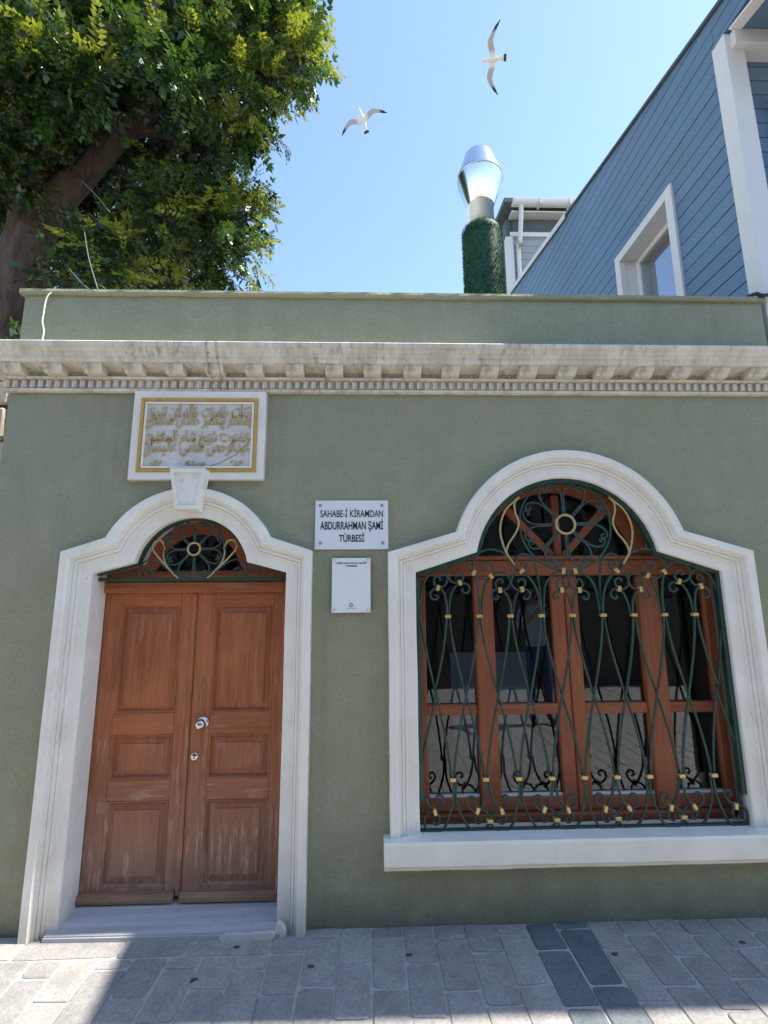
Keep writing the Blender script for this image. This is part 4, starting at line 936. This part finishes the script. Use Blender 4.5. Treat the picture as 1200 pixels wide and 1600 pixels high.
# ================================================================== GULLS
def gull_mat():
    m, nt, b, co = base('gull_plumage', .8)
    s = node(nt, 'ShaderNodeSeparateXYZ'); nt.links.new(co, s.inputs[0]); ax = math_n(nt, 'ABSOLUTE', s.outputs[0])
    c = mix(nt, ramp(nt, ax, .10, .18), (0.74, 0.70, 0.66), (0.42, 0.38, 0.36))
    c = mix(nt, ramp(nt, ax, .46, .53), c, (0.02, 0.02, 0.022))
    tl = math_n(nt, 'MULTIPLY', ramp(nt, math_n(nt, 'MULTIPLY', s.outputs[1], -1.0), .25, .27), ramp(nt, ax, .12, .14, (1, 1, 1, 1), (0, 0, 0, 1)))
    c = mix(nt, tl, c, (0.03, 0.03, 0.03)); setc(nt, b, c); return m
MAT['gull'] = gull_mat()
def gull_me(sweep, lift):
    V, Fc = [], []
    def loft(rings):
        o = len(V); n = len(rings[0])
        for r in rings: V.extend(r)
        for i in range(len(rings) - 1):
            for k in range(n): Fc.append((o + i * n + k, o + i * n + (k + 1) % n, o + (i + 1) * n + (k + 1) % n, o + (i + 1) * n + k))
        Fc.append(tuple(o + k for k in range(n))); Fc.append(tuple(o + (len(rings) - 1) * n + k for k in range(n)))
    def ring(y, z, rx, rz, n=12): return [(rx * math.cos(2 * math.pi * k / n), y, z + rz * math.sin(2 * math.pi * k / n)) for k in range(n)]
    loft([ring(.335, -.012, .002, .002), ring(.30, -.008, .008, .009), ring(.265, 0, .026, .027), ring(.235, .004, .034, .035), ring(.20, .004, .033, .034), ring(.15, 0, .045, .045), ring(.08, -.004, .068, .062), ring(0, -.004, .07, .062), ring(-.09, 0, .055, .046), ring(-.17, .006, .04, .026), ring(-.23, .008, .052, .012), ring(-.30, .008, .078, .006), ring(-.325, .008, .07, .004)])
    for s in (1, -1):
        st = [(.02, .06, -.07, .0, .03), (.12, .085, -.075, .03, .022), (.25, .115 + sweep * .2, -.035 + sweep * .2, .06, .014), (.34, .12 + sweep * .1, -.01, .062, .010), (.46, .075 - sweep * .4, -.04 - sweep * .3, .05, .008), (.58, .005 - sweep, -.075 - sweep, .035, .006), (.66, -.065 - sweep * 1.5, -.085 - sweep * 1.5, .02, .003)]
        rings = []
        for x, yf, yb, z, t in st:
            z = z * lift; ym = (yf + yb) / 2; hl = (yf - yb) / 2
            rings.append([(s * x, ym + hl * math.cos(2 * math.pi * k / 10), z + t * math.sin(2 * math.pi * k / 10)) for k in range(10)])
        loft(rings)
    me = mesh('gull', V, Fc, True)
    o = bpy.data.objects.new('tmp', me); COL.objects.link(o); md = o.modifiers.new('r', 'REMESH'); md.mode = 'VOXEL'; md.voxel_size = .007; md.use_smooth_shade = True
    bpy.context.view_layer.update(); out = bpy.data.meshes.new_from_object(o.evaluated_get(bpy.context.evaluated_depsgraph_get())); bpy.data.objects.remove(o); return out
def place_gull(px, py, dist, head, right, sweep, lift, tiltout, label):
    """head/right: picture directions (x right, y up) of the beak and of the right wing"""
    r = ray(px, py); r = r / np.linalg.norm(r); pos = CAM + r * dist
    cr_ = RW @ np.array((1, 0, 0.)); cu = RW @ np.array((0, 1, 0.)); cr_ = cr_ - r * cr_.dot(r); cr_ /= np.linalg.norm(cr_); cu = np.cross(cr_, r)
    fwd = cr_ * head[0] + cu * head[1] + r * tiltout; fwd /= np.linalg.norm(fwd); rt = cr_ * right[0] + cu * right[1]; rt -= fwd * rt.dot(fwd); rt /= np.linalg.norm(rt)
    upv = np.cross(rt, fwd); M = Matrix(np.array([rt, fwd, upv]).T.tolist()).to_4x4(); M.translation = Vector(pos)
    o = link('seagull', gull_me(sweep, lift), 'gull'); o.matrix_world = M; tag(o, label, 'bird', 'gulls circling in the sky'); return o
place_gull(567, 188, 16.5, (-.35, .94), (.90, .42), .03, 1.1, .5, 'pale seagull gliding with wings spread level, lower of two')
place_gull(770, 93, 16.0, (-1.0, -.12), (-.02, 1.0), .05, .6, .25, 'pale seagull banking with wings held upright, higher of two')

# ================================================================== PERSON IN THE STREET (seen mirrored in the window)
def person(px, py):
    J = {}; E = []; V = []; R = []
    def j(n, co, r, par=None):
        J[n] = len(V); V.append(co); R.append(r)
        if par: E.append((J[par], J[n]))
    j('pelvis', (0, 0, .95), .14); j('waist', (0, 0, 1.10), .125, 'pelvis'); j('chest', (0, -.01, 1.28), .15, 'waist'); j('upper', (0, -.01, 1.41), .12, 'chest')
    j('neck', (0, .01, 1.50), .05, 'upper'); j('jaw', (0, .035, 1.575), .066, 'neck'); j('head', (0, .025, 1.655), .088, 'jaw'); j('crown', (0, .015, 1.725), .06, 'head'); j('nose', (0, .125, 1.645), .012, 'head')
    for s in (1, -1):
        t = 'rl'[s < 0]
        j('ear' + t, (s * .092, .015, 1.645), .014, 'head')
        j('sh' + t, (s * .165, -.01, 1.42), .062, 'upper'); j('el' + t, (s * .255, .10, 1.19), .043, 'sh' + t); j('wr' + t, (s * .115, .31, 1.36), .028, 'el' + t); j('pa' + t, (s * .085, .36, 1.41), .03, 'wr' + t)
        for k, (a, L) in enumerate(((-.022, .062), (-.007, .072), (.008, .068), (.022, .054))):
            b = 'f%d' % k + t; j(b, (s * (.07 + abs(a) * .2), .385, 1.425 + a), .009, 'pa' + t); j(b + 'm', (s * (.07 - L * .35), .40, 1.435 + a), .008, b); j(b + 'e', (s * (.07 - L * .75), .392, 1.437 + a), .007, b + 'm')
        j('th' + t, (s * .075, .345, 1.445), .010, 'pa' + t); j('te' + t, (s * .055, .355, 1.475), .008, 'th' + t)
        j('hip' + t, (s * .092, 0, .88), .098, 'pelvis'); j('kn' + t, (s * .105, .02, .49), .062, 'hip' + t); j('an' + t, (s * .115, -.02, .09), .043, 'kn' + t); j('to' + t, (s * .13, .14, .042), .038, 'an' + t)
    me = bpy.data.meshes.new('body'); me.from_pydata(V, E, []); o = bpy.data.objects.new('tmp', me); COL.objects.link(o)
    o.modifiers.new('s', 'SKIN'); sk = me.skin_vertices[0].data
    for i, r in enumerate(R): sk[i].radius = (r, r * (.72 if i in (0, 1, 2, 3) else 1)); sk[i].use_root = i == 0
    sb = o.modifiers.new('u', 'SUBSURF'); sb.levels = 2; bpy.context.view_layer.update()
    out = bpy.data.meshes.new_from_object(o.evaluated_get(bpy.context.evaluated_depsgraph_get())); bpy.data.objects.remove(o)
    for n in ('skin', 'shirt', 'jeans', 'shoe'): out.materials.append(MAT[n])
    for p in out.polygons:
        c = p.center; p.use_smooth = True
        p.material_index = 3 if c.z < .095 else 2 if c.z < .97 and c.y < .25 else 0 if (c.z > 1.475 and abs(c.x) < .13) or c.y > .16 else 1
    t = thing('person', 'person in pale blue shirt and jeans holding up a phone, mirrored in the window', 'person', (px, py, 0))
    link('body', out, None, t, (px, py, 0))
    hv = [(.098 * math.sin(a) * math.cos(b), .105 * math.sin(a) * math.sin(b), .10 * math.cos(a)) for a in np.linspace(.02, 1.75, 9) for b in np.linspace(0, 2 * math.pi, 21)[:-1]]
    hv = [(x, y - (.02 if z < .03 and y > 0 else 0), z + (.035 if y > .03 and z < .05 else 0)) for x, y, z in hv]
    link('hair', mesh('hair', hv, [(i * 20 + k, i * 20 + (k + 1) % 20, (i + 1) * 20 + (k + 1) % 20, (i + 1) * 20 + k) for i in range(8) for k in range(20)], True), 'hair', t, (px, py + .008, 1.672))
    for s in (1, -1): link('eye', lathe_me([(.001, -.006), (.008, -.005), (.011, 0), (.008, .005)], 12, 'Y'), 'ink', t, (px + s * .032, py + .098, 1.665))
    ph = link('phone', box_me(-.078, .078, -.004, .004, -.037, .037, .003), 'ink', None, (px, py + .385, 1.432)); tag(ph, 'dark phone held up by the person in the pale shirt', 'phone')
for n, c in (('skin', (.42, .25, .18)), ('shirt', (.42, .52, .66)), ('jeans', (.06, .09, .17)), ('shoe', (.05, .05, .05)), ('hair', (.02, .015, .012))): MAT[n] = simple('person_' + n, c, .7, .15, 20)
person(2.15, -3.35)
